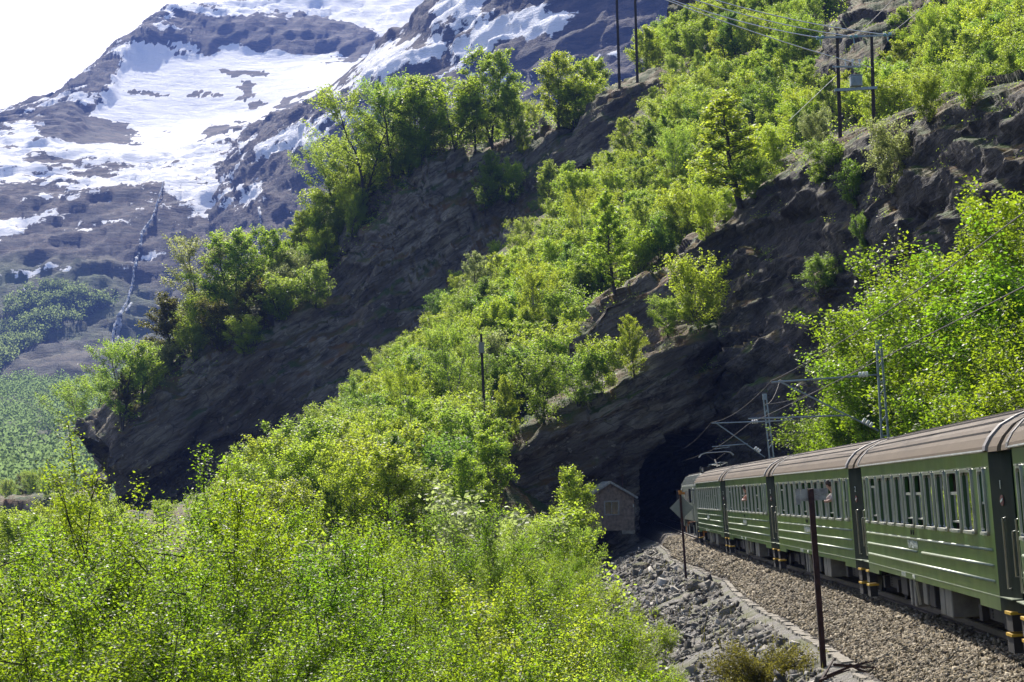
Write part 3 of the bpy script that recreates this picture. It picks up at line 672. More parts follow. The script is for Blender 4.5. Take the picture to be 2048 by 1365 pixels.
M['wire'] = simple('wire_aluminium', (0.92, 0.93, 0.92), 0.38, 1.0, 0.03)
M['wire_dark'] = simple('wire_copper', (0.07, 0.065, 0.06), 0.6, 0.5, 0.2)
M['sign_back'] = simple('sign_back', (0.25, 0.26, 0.21), 0.6, 0.2, 0.12, 3.0)
M['concrete'] = simple('old_concrete', (0.27, 0.24, 0.19), 0.9, 0, 0.35, 4.0, 0.6)
M['tf_grey'] = simple('transformer_grey', (0.30, 0.36, 0.38), 0.5, 0.1, 0.15, 3.0)

# ------------------------------------------------------------------ ballast, track, edging
def ballast_mat():
    m, nt, b = mat_new('ballast_bed'); v = coords(nt, (1, 1, 1), (0, 0, 0), 'pos')
    vo = N(nt, 'TexVoronoi'); vo.inputs['Scale'].default_value = 13.0; nt.links.new(v, vo.inputs['Vector'])
    c = ramp(nt, vo.outputs['Distance'], [(0.0, (0.24, 0.20, 0.15)), (0.35, (0.16, 0.13, 0.10)), (0.6, (0.03, 0.025, 0.02))])
    hs = N(nt, 'HueSaturation'); nt.links.new(c.outputs[0], hs.inputs['Color']); sp = N(nt, 'SeparateColor'); nt.links.new(vo.outputs['Color'], sp.inputs[0])
    r = N(nt, 'MapRange'); r.inputs['To Min'].default_value = 0.6; r.inputs['To Max'].default_value = 1.5; nt.links.new(sp.outputs[0], r.inputs['Value']); nt.links.new(r.outputs[0], hs.inputs['Value'])
    nt.links.new(hs.outputs[0], b.inputs['Base Color']); b.inputs['Roughness'].default_value = 0.9
    iv = N(nt, 'Math', operation='SUBTRACT'); iv.inputs[0].default_value = 1.0; nt.links.new(vo.outputs['Distance'], iv.inputs[1])
    bump(nt, b, iv.outputs[0], 1.0, 0.06); return m
M['ballast'] = ballast_mat()
def ballast_prof(Y):
    tx = track_x(Y); tw = tx - toe_x(Y)
    return (np.stack([-tw - 0.25, -tw, -0.62 * tw - 0.65, -1.75, -1.45, -0.8, 0.8 + 0 * tw, 1.5 + 0 * tw, 2.6 + 0 * tw, 3.2 + 0 * tw], -1) if False else None)
def ballast_pts(Y):
    tx = track_x(Y); tw = tx - toe_x(Y)
    o = [-tw - 0.25, -tw, -(tw * 0.5 + 1.0), -1.9, -1.5, -0.8, 0.8, 1.6, 2.7, 3.3]
    z = [-1.4, TOE_Z, TOE_Z * 0.55 - 0.16, -0.34, -0.26, -0.24, -0.16, -0.18, -0.55, -1.2]
    return [(tx + a, c) for a, c in zip(o, z)]
by = np.concatenate([np.arange(18, 60, 0.4), np.arange(60, 235, 0.8)])
bal = Patch(); bal.G = np.array([[(x, y, z) for x, z in ballast_pts(y)] for y in by]); fine = np.linspace(0, 9, 60); k0 = np.clip(fine.astype(int), 0, 8); tt = (fine - k0)[None, :, None]
bal.G = bal.G[:, k0] * (1 - tt) + bal.G[:, k0 + 1] * tt; bal.G = smooth_grid(bal.G, 2)
bal.G[..., 2] += 0.05 * fbm(bal.G / 0.5, 2) + 0.04 * fbm(bal.G / 2.0, 2)
bal.nv, bal.nu = bal.G.shape[:2]; bal.n = grid_normals(bal.G); bal.flip = bal.n[..., 2].mean() < 0; bal.n *= (-1 if bal.flip else 1)
tag(patch_obj('ballast_ground', bal, M['ballast']), kind='structure')

def stone_mat(name, cols, rough=0.85):
    m, nt, b = mat_new(name); g = N(nt, 'NewGeometry'); c = ramp(nt, g.outputs['Random Per Island'], cols)
    nt.links.new(c.outputs[0], b.inputs['Base Color']); b.inputs['Roughness'].default_value = rough; return m
M['ballast_stone'] = stone_mat('ballast_stone', [(0.0, (0.06, 0.044, 0.027)), (0.3, (0.17, 0.128, 0.072)), (0.55, (0.25, 0.195, 0.11)), (0.8, (0.21, 0.175, 0.12)), (1.0, (0.44, 0.37, 0.26))])
M['rubble_stone'] = stone_mat('rubble_stone', [(0.0, (0.05, 0.043, 0.035)), (0.4, (0.125, 0.110, 0.090)), (0.75, (0.21, 0.19, 0.155)), (1.0, (0.44, 0.41, 0.36))])
_octa = np.array([[1,0,0],[0,1,0],[-1,0,0],[0,-1,0],[0,0,1],[0,0,-1]], float)
_of = np.array([[0,1,4],[1,2,4],[2,3,4],[3,0,4],[1,0,5],[2,1,5],[3,2,5],[0,3,5]])
_cube = np.array([[x, y, z] for x in (-1, 1) for y in (-1, 1) for z in (-1, 1)], float)
_cf = np.array([[0,1,3,2],[4,6,7,5],[0,4,5,1],[2,3,7,6],[0,2,6,4],[1,5,7,3]])
def rand_rot(n, tilt=None):
    q = rng.normal(size=(n, 4)); q /= np.linalg.norm(q, axis=1)[:, None]; w, x, y, z = q.T
    return np.stack([np.stack([1-2*(y*y+z*z), 2*(x*y-z*w), 2*(x*z+y*w)], -1), np.stack([2*(x*y+z*w), 1-2*(x*x+z*z), 2*(y*z-x*w)], -1), np.stack([2*(x*z-y*w), 2*(y*z+x*w), 1-2*(x*x+y*y)], -1)], 1)
def stones(name, pos, size, base, faces, mat, aniso=(1, 0.8, 0.6), rot=None, jit=0.25, parent=None):
    n = len(pos); nb = len(base)
    V = base[None] * (size[:, None, None] * (np.array(aniso)[None, None] * rng.uniform(0.7, 1.3, (n, 1, 3))))
    V = V * (1 + rng.normal(0, jit, (n, nb, 1)).clip(-0.45, 0.45))
    Rm = rand_rot(n) if rot is None else rot
    V = np.einsum('nij,nkj->nki', Rm, V) + pos[:, None]
    Fc = (faces[None] + (np.arange(n) * nb)[:, None, None]).reshape(-1, faces.shape[1])
    me = mesh_np(name, V.reshape(-1, 3), Fc); me.materials.append(mat)
    return link(name, me, parent)
def sample_grid(G, n, mask=None, weight=None):
    a = np.linalg.norm(np.cross(G[1:, :-1] - G[:-1, :-1], G[:-1, 1:] - G[:-1, :-1]), axis=2)
    if weight is not None: a = a * weight
    p = (a / a.sum()).ravel(); k = rng.choice(len(p), n, p=p); i, j = np.divmod(k, G.shape[1] - 1); u, v = rng.random(n)[:, None], rng.random(n)[:, None]
    return (G[i, j] * (1-u) * (1-v) + G[i+1, j] * u * (1-v) + G[i, j+1] * (1-u) * v + G[i+1, j+1] * u * v), i, j
gy0 = (bal.G[:-1, :-1, 1]); wgt = np.where((gy0 > 24) & (gy0 < 150), 1.0 / np.clip(gy0 / 45, 1, 3) ** 1.5, 0) * (bal.G[:-1, :-1, 0] < (track_x(gy0) - 0.55)) * (bal.G[:-1, :-1, 0] > toe_x(gy0) + 0.05)
bp, _, _ = sample_grid(bal.G, 37000, None, wgt)
sz = rng.uniform(0.03, 0.07, len(bp)) * np.clip(bp[:, 1] / 60, 1, 1.7)
o = stones('ballast_gravel', bp + np.array([0, 0, 0.012]), sz, _octa, _of, M['ballast_stone'], (1.1, 0.9, 0.7)); tag(o, 'brown crushed stone ballast beside the rails', 'gravel', kind='stuff')

trk = empty('railway_track', (track_x(30.0), 30, 0)); tag(trk, 'dark steel rails on sleepers running under the green train', 'track')
tl = np.array(trk.location)
for side in (-1, 1):
    mb = MB(); hd = MB(); yy = np.concatenate([np.arange(18, 140, 2.0), np.arange(140, 236, 4.0)]); tx = track_x(yy); dx = np.gradient(tx, yy)
    prof = [(-0.07, -0.17), (0.07, -0.17), (0.07, -0.145), (0.012, -0.12), (0.012, -0.04), (0.036, -0.03), (0.036, -0.004), (-0.036, -0.004), (-0.036, -0.03), (-0.012, -0.04), (-0.012, -0.12), (-0.07, -0.145)]
    V = []; n = len(prof)
    for y, x in zip(yy, tx):
        V += [(x + side * 0.755 + a - tl[0], y - tl[1], z + side * 0.755 * CANT) for a, z in prof]
    Fc = [(i*n+k, i*n+(k+1) % n, (i+1)*n+(k+1) % n, (i+1)*n+k) for i in range(len(yy)-1) for k in range(n)]
    mb.add(V, Fc); ro = mb.obj('rail', M['rail'], trk)
    V = []
    for y, x in zip(yy, tx): V += [(x + side * 0.755 + a - tl[0], y - tl[1], side * 0.755 * CANT + z) for a, z in ((-0.03, -0.003), (0.03, -0.003), (0.03, 0.0), (-0.03, 0.0))]
    hd.add(V, [(i*4+k, i*4+(k+1) % 4, (i+1)*4+(k+1) % 4, (i+1)*4+k) for i in range(len(yy)-1) for k in range(4)]); hd.obj('rail_head', M['rail_top'], ro)
slm = MB().box(-1.3, 1.3, -0.12, 0.12, -0.14, 0).mesh('sleeper', M['sleeper'])
y = 30.0
while y < 170:
    s_ = link('sleeper', slm, trk, (track_x(y) - tl[0], y - tl[1], -0.172)); s_.rotation_euler = (0, -CANT, math.atan2(-(track_x(y+1)-track_x(y-1)), 2.0)); y += 0.68

# edging of concrete blocks along the toe
edg = empty('edging_wall', tuple(EDGE[0])); tag(edg, 'wavy low edging of pale concrete blocks along the ballast toe', 'edging'); el = np.array(EDGE[0])
seg = np.concatenate([[0], np.cumsum(np.linalg.norm(np.diff(EDGE, axis=0), axis=1))])
def edge_at(s): return np.array([np.interp(s, seg, EDGE[:, k]) for k in range(3)])
blocks = []
for kk in range(5):
    mb = MB(); L = 0.236
    V = np.array([(x * (0.13 if z > 0 else 0.16), y * L, z * 0.24) for x in (-1, 1) for y in (-1, 1) for z in (-1, 1)]) + rng.normal(0, 0.010, (8, 3))
    mb.add(V, [(0,1,3,2),(4,6,7,5),(0,4,5,1),(2,3,7,6),(0,2,6,4),(1,5,7,3)]); blocks.append(mb.mesh('edging_block', M['concrete']))
s = 0.3
while s < seg[-1] - 0.4:
    a, b_ = edge_at(s - 0.23), edge_at(s + 0.23); c = (a + b_) / 2; step = 0.462
    o = link('edging_block', blocks[R.randrange(5)], edg, c - el + np.array([R.uniform(-0.03, 0.03), 0, -0.20 + R.uniform(-0.03, 0.02)]))
    o.rotation_euler = (R.uniform(-0.02, 0.02), R.uniform(-0.05, 0.05), math.atan2(-(b_[0] - a[0]), b_[1] - a[1]) + R.uniform(-0.03, 0.03)); s += step

# rubble on the slope below the edging
gy0 = near.G[:-1, :-1, 1]; of0 = toe_x(gy0) - near.G[:-1, :-1, 0]
w0 = np.where((gy0 > 34) & (gy0 < 160) & (of0 > 0.35) & (of0 < 6.5), 1.0 / np.clip(gy0 / 45, 0.8, 4) ** 1.2 * np.clip((7 - of0) / 3, 0, 1), 0)
rp, ri, rj = sample_grid(near.G, 24000, None, w0)
patchy = fbm(rp / 2.5 + 3, 2); keep = patchy > -0.35; rp = rp[keep]
szr = np.minimum(rng.lognormal(-3.6, 0.6, len(rp)), 0.15) * np.clip(rp[:, 1] / 60, 1, 1.5)
o = stones('slate_rubble', rp, szr, _cube, _cf, M['rubble_stone'], (1.5, 0.9, 0.32), None, 0.18); tag(o, 'grey slate rubble strewn below the edging', 'rubble', kind='stuff')
_ico = None
def boulder(px, py, size, label):
    k = on_patch(near, px, py, 14); v = near.V[k]
    g = np.array([[x, y, z] for x in np.linspace(-1, 1, 6) for y in np.linspace(-1, 1, 6) for z in np.linspace(-1, 1, 6)]); sh = g[np.max(np.abs(g), axis=1) > 0.99]
    import bmesh
    bm = bmesh.new(); dirs = sh / np.linalg.norm(sh, axis=1)[:, None] ** 0.55
    pts = dirs * np.array([1, 0.7, 0.5]) * size * (1 + 0.30 * fbm(dirs * 1.4 + px, 3)[:, None])
    for p_ in pts: bm.verts.new(p_)
    bmesh.ops.convex_hull(bm, input=bm.verts); 
    for vv in [q for q in bm.verts if not q.link_faces]: bm.verts.remove(vv)
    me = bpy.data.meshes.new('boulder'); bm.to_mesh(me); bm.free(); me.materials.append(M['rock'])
    o = link('boulder', me, None, v + np.array([0, 0, size * 0.15])); o.rotation_euler = (R.uniform(-0.3, 0.3), R.uniform(-0.3, 0.3), R.uniform(0, 6))
    tag(o, label, 'boulder')
boulder(1277, 1128, 0.55, 'dark boulder on the rubble slope near the wooden hut')
boulder(1392, 1166, 0.5, 'dark squat boulder just below the edging near the diamond sign')
boulder(1450, 1218, 0.28, 'pale broken rock in the middle of the grey rubble')

# ------------------------------------------------------------------ carriages
LB, LM, TAP, INS = 20.5, 18.3, 1.1, 0.16          # body length, straight side length, tapered end length, inset
Z0, ZE, HW = 0.78, 3.24, 1.5
NW = 12; PIT = LM / NW; WW, WZ0, WZ1 = 1.02, 1.90, 2.90
def rrect(w, h, r, n=3):
    pts = []
    for cx, cz, a0 in ((w/2-r, h/2-r, 0), (-w/2+r, h/2-r, 90), (-w/2+r, -h/2+r, 180), (w/2-r, -h/2+r, 270)):
        for k in range(n + 1):
            a = math.radians(a0 + 90 * k / n); pts.append((cx + r * math.cos(a), cz + r * math.sin(a)))
    return pts
def ring(mb, outer, inner, x0, x1):      # frame ring in the y,z plane, proud towards -x
    n = len(outer); V = [(x, y, z) for x, loop in ((x0, outer), (x1, outer), (x1, inner), (x0, inner)) for y, z in loop]
    mb.add(V, [(a*n+k, a*n+(k+1) % n, ((a+1) % 4)*n+(k+1) % n, ((a+1) % 4)*n+k) for a in range(4) for k in range(n)])
def text(name, body, size, parent, loc, rot, mat, extrude=0.004, xs=1.0):
    cu = bpy.data.curves.new(name, 'FONT'); cu.body = body; cu.size = size; cu.extrude = extrude; cu.align_x = 'CENTER'; cu.align_y = 'CENTER'; cu.resolution_u = 3
    tmp = bpy.data.objects.new(name, cu); COL.objects.link(tmp); bpy.context.view_layer.update()
    me = bpy.data.meshes.new_from_object(tmp.evaluated_get(bpy.context.evaluated_depsgraph_get())); bpy.data.objects.remove(tmp); me.name = name
    me.materials.clear(); me.materials.append(mat); o = link(name, me, parent, loc); o.rotation_euler = rot; o.scale = (xs, 1, 1); return o
SIDE_ROT = (math.pi / 2, 0, -math.pi / 2)            # text on the -x side, read from outside
OPEN = {2: 0.62, 5: 0.62, 6: 0.62, 10: 0.35}

def make_carriage():
    root = empty('passenger_carriage')
    # shell: left wall with window openings, right wall, floor, ends
    mb = MB(); ybr = [-LM/2]; wins = []
    for k in range(NW):
        yc = -LM/2 + (k + 0.5) * PIT; w = 0.5 if k in (0, NW-1) else WW
        wins.append((yc, w)); ybr += [yc - w/2, yc + w/2]
    ybr.append(LM/2)
    zbr = [Z0, WZ0, WZ1, ZE]
    for i in range(len(ybr) - 1):
        for j in range(3):
            if j == 1 and i % 2 == 1: continue
            y0, y1 = ybr[i], ybr[i+1]
            mb.add([(-HW, y0, zbr[j]), (-HW, y1, zbr[j]), (-HW, y1, zbr[j+1]), (-HW, y0, zbr[j+1])], [(0, 1, 2, 3)])
    for (yc, w) in wins:                               # reveals
        y0, y1 = yc - w/2, yc + w/2; x0, x1 = -HW, -HW + 0.07
        mb.add([(x0,y0,WZ0),(x0,y1,WZ0),(x0,y1,WZ1),(x0,y0,WZ1),(x1,y0,WZ0),(x1,y1,WZ0),(x1,y1,WZ1),(x1,y0,WZ1)], [(0,4,5,1),(1,5,6,2),(2,6,7,3),(3,7,4,0)])
    mb.add([(HW, -LM/2, Z0), (HW, LM/2, Z0), (HW, LM/2, ZE), (HW, -LM/2, ZE)], [(3, 2, 1, 0)])
    mb.add([(-HW, -LM/2, Z0), (HW, -LM/2, Z0), (HW, LM/2, Z0), (-HW, LM/2, Z0)], [(0, 1, 2, 3)])
    for s in (-1, 1):                                  # deeper skirt at both ends
        mb.box(-HW + 0.002, -HW + 0.05, min(s*LM/2, s*(LM/2-2.0)), max(s*LM/2, s*(LM/2-2.0)), Z0 - 0.10, Z0)
    mb.obj('body', M['green_paint'], root)
    MB().box(-HW + 0.6, -HW + 0.64, -LM/2, LM/2, 1.2, 3.2).obj('partition', M['interior'], root)
    for s in (-1, 1):                                  # tapered ends
        mb = MB(); ya, yb = s * LM/2, s * LB/2
        mb.add([(-HW, ya, Z0-0.1), (-HW+INS, yb, Z0-0.1), (-HW+INS, yb, ZE), (-HW, ya, ZE)], [(0, 1, 2, 3) if s > 0 else (3, 2, 1, 0)])
        mb.add([(HW, ya, Z0-0.1), (HW-INS, yb, Z0-0.1), (HW-INS, yb, ZE), (HW, ya, ZE)], [(3, 2, 1, 0) if s > 0 else (0, 1, 2, 3)])
        mb.add([(-HW+INS, yb, Z0-0.1), (HW-INS, yb, Z0-0.1), (HW-INS, yb, ZE), (-HW+INS, yb, ZE)], [(0, 1, 2, 3) if s < 0 else (3, 2, 1, 0)])
        e = mb.obj('end_door_panel', M['shaded_end_paint'] if s < 0 else M['green_paint'], root)
        def on_end(t, z, out=0.02): return (-HW + INS * t - out, ya + (yb - ya) * t, z)
        hr = MB(); a = on_end(0.55, 1.05, 0.05); b_ = on_end(0.55, 2.15, 0.05); hr.tube([on_end(0.55, 1.05, 0), a, b_, on_end(0.55, 2.15, 0)], 0.016, 6); hr.obj('handrail', M['silver'], e, True)
        hr = MB(); hr.tube([on_end(0.97, 1.25, 0), on_end(0.97, 1.25, 0.06), on_end(0.97, 1.95, 0.06), on_end(0.97, 1.95, 0)], 0.016, 6); hr.obj('handrail', M['silver'], e, True)
        MB().box(-HW - 0.004, -HW + INS, min(ya, yb), max(ya, yb), Z0 + 0.115, Z0 + 0.13).obj('line_stripe', M['rib_trim'], e)
        if s < 0:
            ang = math.atan2(INS, TAP); cls = text('class_numeral', '2', 0.20, e, on_end(0.5, 2.66, 0.02), (math.pi/2, 0, -math.pi/2 + ang), M['white'])
            em = MB().disc(on_end(0.5, 2.42, 0.012), (-math.cos(ang), -math.sin(ang), 0), 0.085, 0.012).obj('round_emblem', M['emblem'], e)
            MB().bar(on_end(0.45, 2.40, 0.022), on_end(0.56, 2.44, 0.022), 0.008, 0.035).obj('emblem_bar', M['white'], e)
        ym = (ya + yb) / 2
        for z, dy in ((0.70, 0.0), (0.36, 0.05)):
            MB().box(-HW - 0.0, -HW + 0.24, ym - 0.26 + dy, ym + 0.26 + dy, z - 0.045, z).obj('step', M['yellow'], root)
            MB().box(-HW + 0.02, -HW + 0.2, ym - 0.27 + dy, ym + 0.27 + dy, z - 0.30, z - 0.05).obj('step_bracket', M['under'], root)
        MB().box(-0.75, 0.75, min(yb, yb + s*0.3), max(yb, yb + s*0.3), 1.0, 3.3).obj('gangway', M['black'], root)
        bf = MB()
        for bx in (-0.87, 0.87): bf.tube([(bx, yb, 0.98), (bx, yb + s * 0.28, 0.98)], [0.09, 0.07], 10); bf.disc((bx, yb + s*0.28, 0.98), (0, 1, 0), 0.22, 0.03)
        bf.obj('buffer', M['under'], root)
    # roof
    half = [(1.56, 3.20), (1.545, 3.28), (1.46, 3.42), (1.28, 3.60), (1.0, 3.74), (0.65, 3.85), (0.3, 3.905)]
    prof = [(-x, z) for x, z in half] + [(0, 3.92)] + half[::-1]
    roof = MB().prism(prof + [(1.3, 3.19), (-1.3, 3.19)], -LM/2, LM/2).obj('roof', M['roof'], root, False)
    for px_, pz in ((-1.37, 3.515), (-1.15, 3.675), (-0.83, 3.805), (-0.45, 3.89)):
        MB().box(px_ - 0.018, px_ + 0.018, -LM/2 + 0.3, LM/2 - 0.3, pz - 0.02, pz + 0.014).obj('roof_seam', M['seam'], roof)
    for s in (-1, 1):
        p2 = [(x * 0.985, z - 0.012) for x, z in prof]; ya, yb = s * LM/2, s * (LB/2 - 0.02)
        MB().prism(p2 + [(1.25, 3.19), (-1.25, 3.19)], min(ya, yb), max(ya, yb)).obj('roof_end', M['roof'], root)
        p3 = [(x * 1.008, z + 0.012) for x, z in prof]
        for q0 in (ya + s * 0.05,):
            MB().prism(p3 + [(1.25, 3.2), (-1.25, 3.2)], q0 - 0.13, q0 + 0.13).obj('roof_band', M['roof_band'], root)
    MB().tube([(-HW - 0.05, -LM/2 + 0.1, 3.215), (-HW - 0.05, LM/2 - 0.1, 3.215)], 0.022, 5).obj('rain_gutter', M['silver'], root)
    # side ribs, stripe
    for z, parts in ((1.63, [(-LM/2+0.3, LM/2-0.3)]), (1.38, [(-LM/2+0.3, -0.55), (0.15, LM/2-0.3)]), (1.13, [(-LM/2+0.3, LM/2-0.3)])):
        for y0, y1 in parts: MB().tube([(-HW - 0.004, y0, z), (-HW - 0.004, y1, z)], 0.026, 6).obj('side_rib', M['rib_trim'], root, True)
    MB().box(-HW - 0.006, -HW + 0.002, -LM/2 + 0.02, LM/2 - 0.02, Z0 + 0.115, Z0 + 0.13).obj('line_stripe', M['rib_trim'], root)
    text('lettering', 'FLÅMSBANA', 0.235, root, (-HW - 0.008, 0.75, 1.505), SIDE_ROT, M['white'], 0.004, 1.15)
    text('lettering', '50 76 20-75', 0.13, root, (-HW - 0.008, 2.6, 0.845), SIDE_ROT, M['white'], 0.003, 1.1)
    text('lettering', 'N-NSB', 0.12, root, (-HW - 0.008, 1.0, 0.845), SIDE_ROT, M['white'], 0.003)
    for dy in (0.5, 0.85): MB().disc((-HW - 0.005, dy, 1.76), (1, 0, 0), 0.05, 0.02, 10).obj('vent_hole', M['black'], root)
    # windows
    fr = {}; pn = {}
    for k, (yc, w) in enumerate(wins):
        if w not in fr:
            mb = MB(); ring(mb, rrect(w + 0.09, WZ1 - WZ0 + 0.10, 0.09), rrect(w + 0.01, WZ1 - WZ0 - 0.01, 0.07), -0.035, 0.012); fr[w] = mb.mesh('window_frame', M['silver'])
        f = link('window_frame', fr[w], root, (-HW, yc, (WZ0 + WZ1) / 2)); hh = (WZ1 - WZ0) / 2
        def pane(z0, z1, mat, x=0.035):
            key = (w, z0, z1, mat.name)
            if key not in pn: pn[key] = MB().box(x - 0.004, x + 0.004, -w/2 + 0.005, w/2 - 0.005, z0, z1).mesh('pane', mat)
            link('pane', pn[key], f)
        sill = MB().box(-0.07, 0.0, -w/2 + 0.03, w/2 - 0.03, -hh - 0.03, -hh + 0.015).obj('sill', M['silver'], f)
        cap = MB().box(-0.06, 0.0, -w/2 + 0.06, w/2 - 0.06, hh + 0.035, hh + 0.06).obj('drip_cap', M['silver'], f)
        if k == 0:
            pane(0.0, hh, M['frosted']); pane(-hh, -0.04, M['glass'])
            MB().box(0.01, 0.05, -w/2 + 0.02, w/2 - 0.02, -0.04, 0.0).obj('sash_bar', M['silver'], f)
        elif k in OPEN:
            zt = hh - OPEN[k] * 2 * hh * 0.62
            pane(-hh + 0.16, zt, M['glass']); MB().box(0.005, 0.05, -w/2 + 0.02, w/2 - 0.02, zt, zt + 0.05).obj('sash_bar', M['silver'], f)
            MB().box(0.01, 0.045, -w/2 + 0.02, w/2 - 0.02, -hh + 0.13, -hh + 0.16).obj('sash_bar', M['silver'], f)
        else:
            pane(-hh, hh, M['glass'])
            cu = MB()
            for q in range(4): cu.box(-0.002 + 0.004 * (q % 2), 0.028, w/2 - 0.10 - 0.085 * q, w/2 - 0.02 - 0.085 * q, -hh + 0.01, hh - 0.01)
    # underneath
    for s in (-1, 1):
        yb = s * (LB/2 - 3.3); bo = MB(); bo.box(-1.12, 1.12, yb - 1.6, yb + 1.6, 0.42, 0.62); bo.box(-1.16, -1.0, yb - 1.75, yb + 1.75, 0.35, 0.60); bo.box(1.0, 1.16, yb - 1.75, yb + 1.75, 0.35, 0.60)
        bo = bo.obj('bogie', M['under'], root)
        for dy in (-1.25, 1.25):
            for sx in (-1, 1):
                wm = MB().tube([(sx*0.68, yb + dy, 0.455), (sx*0.80, yb + dy, 0.455)], 0.455, 20).obj('wheel', M['under'], bo)
            MB().box(-1.28, -1.1, yb + dy - 0.16, yb + dy + 0.16, 0.32, 0.60).obj('axle_box', M['under'], bo)
            sp = MB()
            for q in range(5): sp.disc((-1.08, yb + dy * 0.55, 0.40 + 0.06 * q), (0, 0, 1), 0.11, 0.03, 10)
            sp.obj('coil_spring', M['under'], bo)
    MB().box(-0.5, 0.9, -LB/2 + 5.5, LB/2 - 5.5, 0.45, Z0 - 0.01).obj('underframe', M['under'], root)
    for y0, y1, z0, m_ in ((-3.1, -2.3, 0.22, 'under_box'), (-2.2, -1.6, 0.22, 'under_box'), (-0.9, -0.2, 0.30, 'under'), (0.2, 0.75, 0.3, 'under_box'), (1.9, 2.2, 0.18, 'under_box'), (2.5, 2.8, 0.18, 'under_box'), (3.2, 4.2, 0.35, 'under')):
        MB().box(-HW + 0.12, -HW + 0.75, y0, y1, z0, Z0 - 0.005).obj('equipment_box', M[m_], root, False, 0.02)
    MB().bar((-HW + 0.1, 1.5, 0.72), (-HW + 0.15, 1.55, 0.25), 0.05).obj('hanger', M['silver'], root)
    return root
JY = [12.4, 33.6, 54.4, 75.4, 96.7, 118.0]
car0 = make_carriage(); cars = []
car_labels = {0: 'green carriage cut off by the picture edge behind the first-class carriage', 1: 'green carriage marked 1, the largest shown whole', 2: 'bright green carriage behind the weathered board signpost',
              3: 'green carriage second from the locomotive, grey with sky reflection', 4: 'green carriage coupled directly to the locomotive'}
for k in range(5):
    c = car0 if k == 4 else copy_tree(car0)
    y0, y1 = JY[k], JY[k+1]; ym = (y0 + y1) / 2; x0, x1 = track_x(y0), track_x(y1)
    c.location = ((x0 + x1) / 2, ym, 0.0); c.rotation_euler = (0, -CANT, math.atan2(-(x1 - x0), y1 - y0))
    tag(c, car_labels[k], 'carriage', 'carriages of the green train'); cars.append(c)
one = text('class_numeral', '1', 0.20, None, (0, 0, 0), (0, 0, 0), M['white']); one_me = one.data; bpy.data.objects.remove(one)
for ch in cars[1].children:
    for g_ in ch.children:
        if g_.name.startswith('class_numeral'): g_.data = one_me

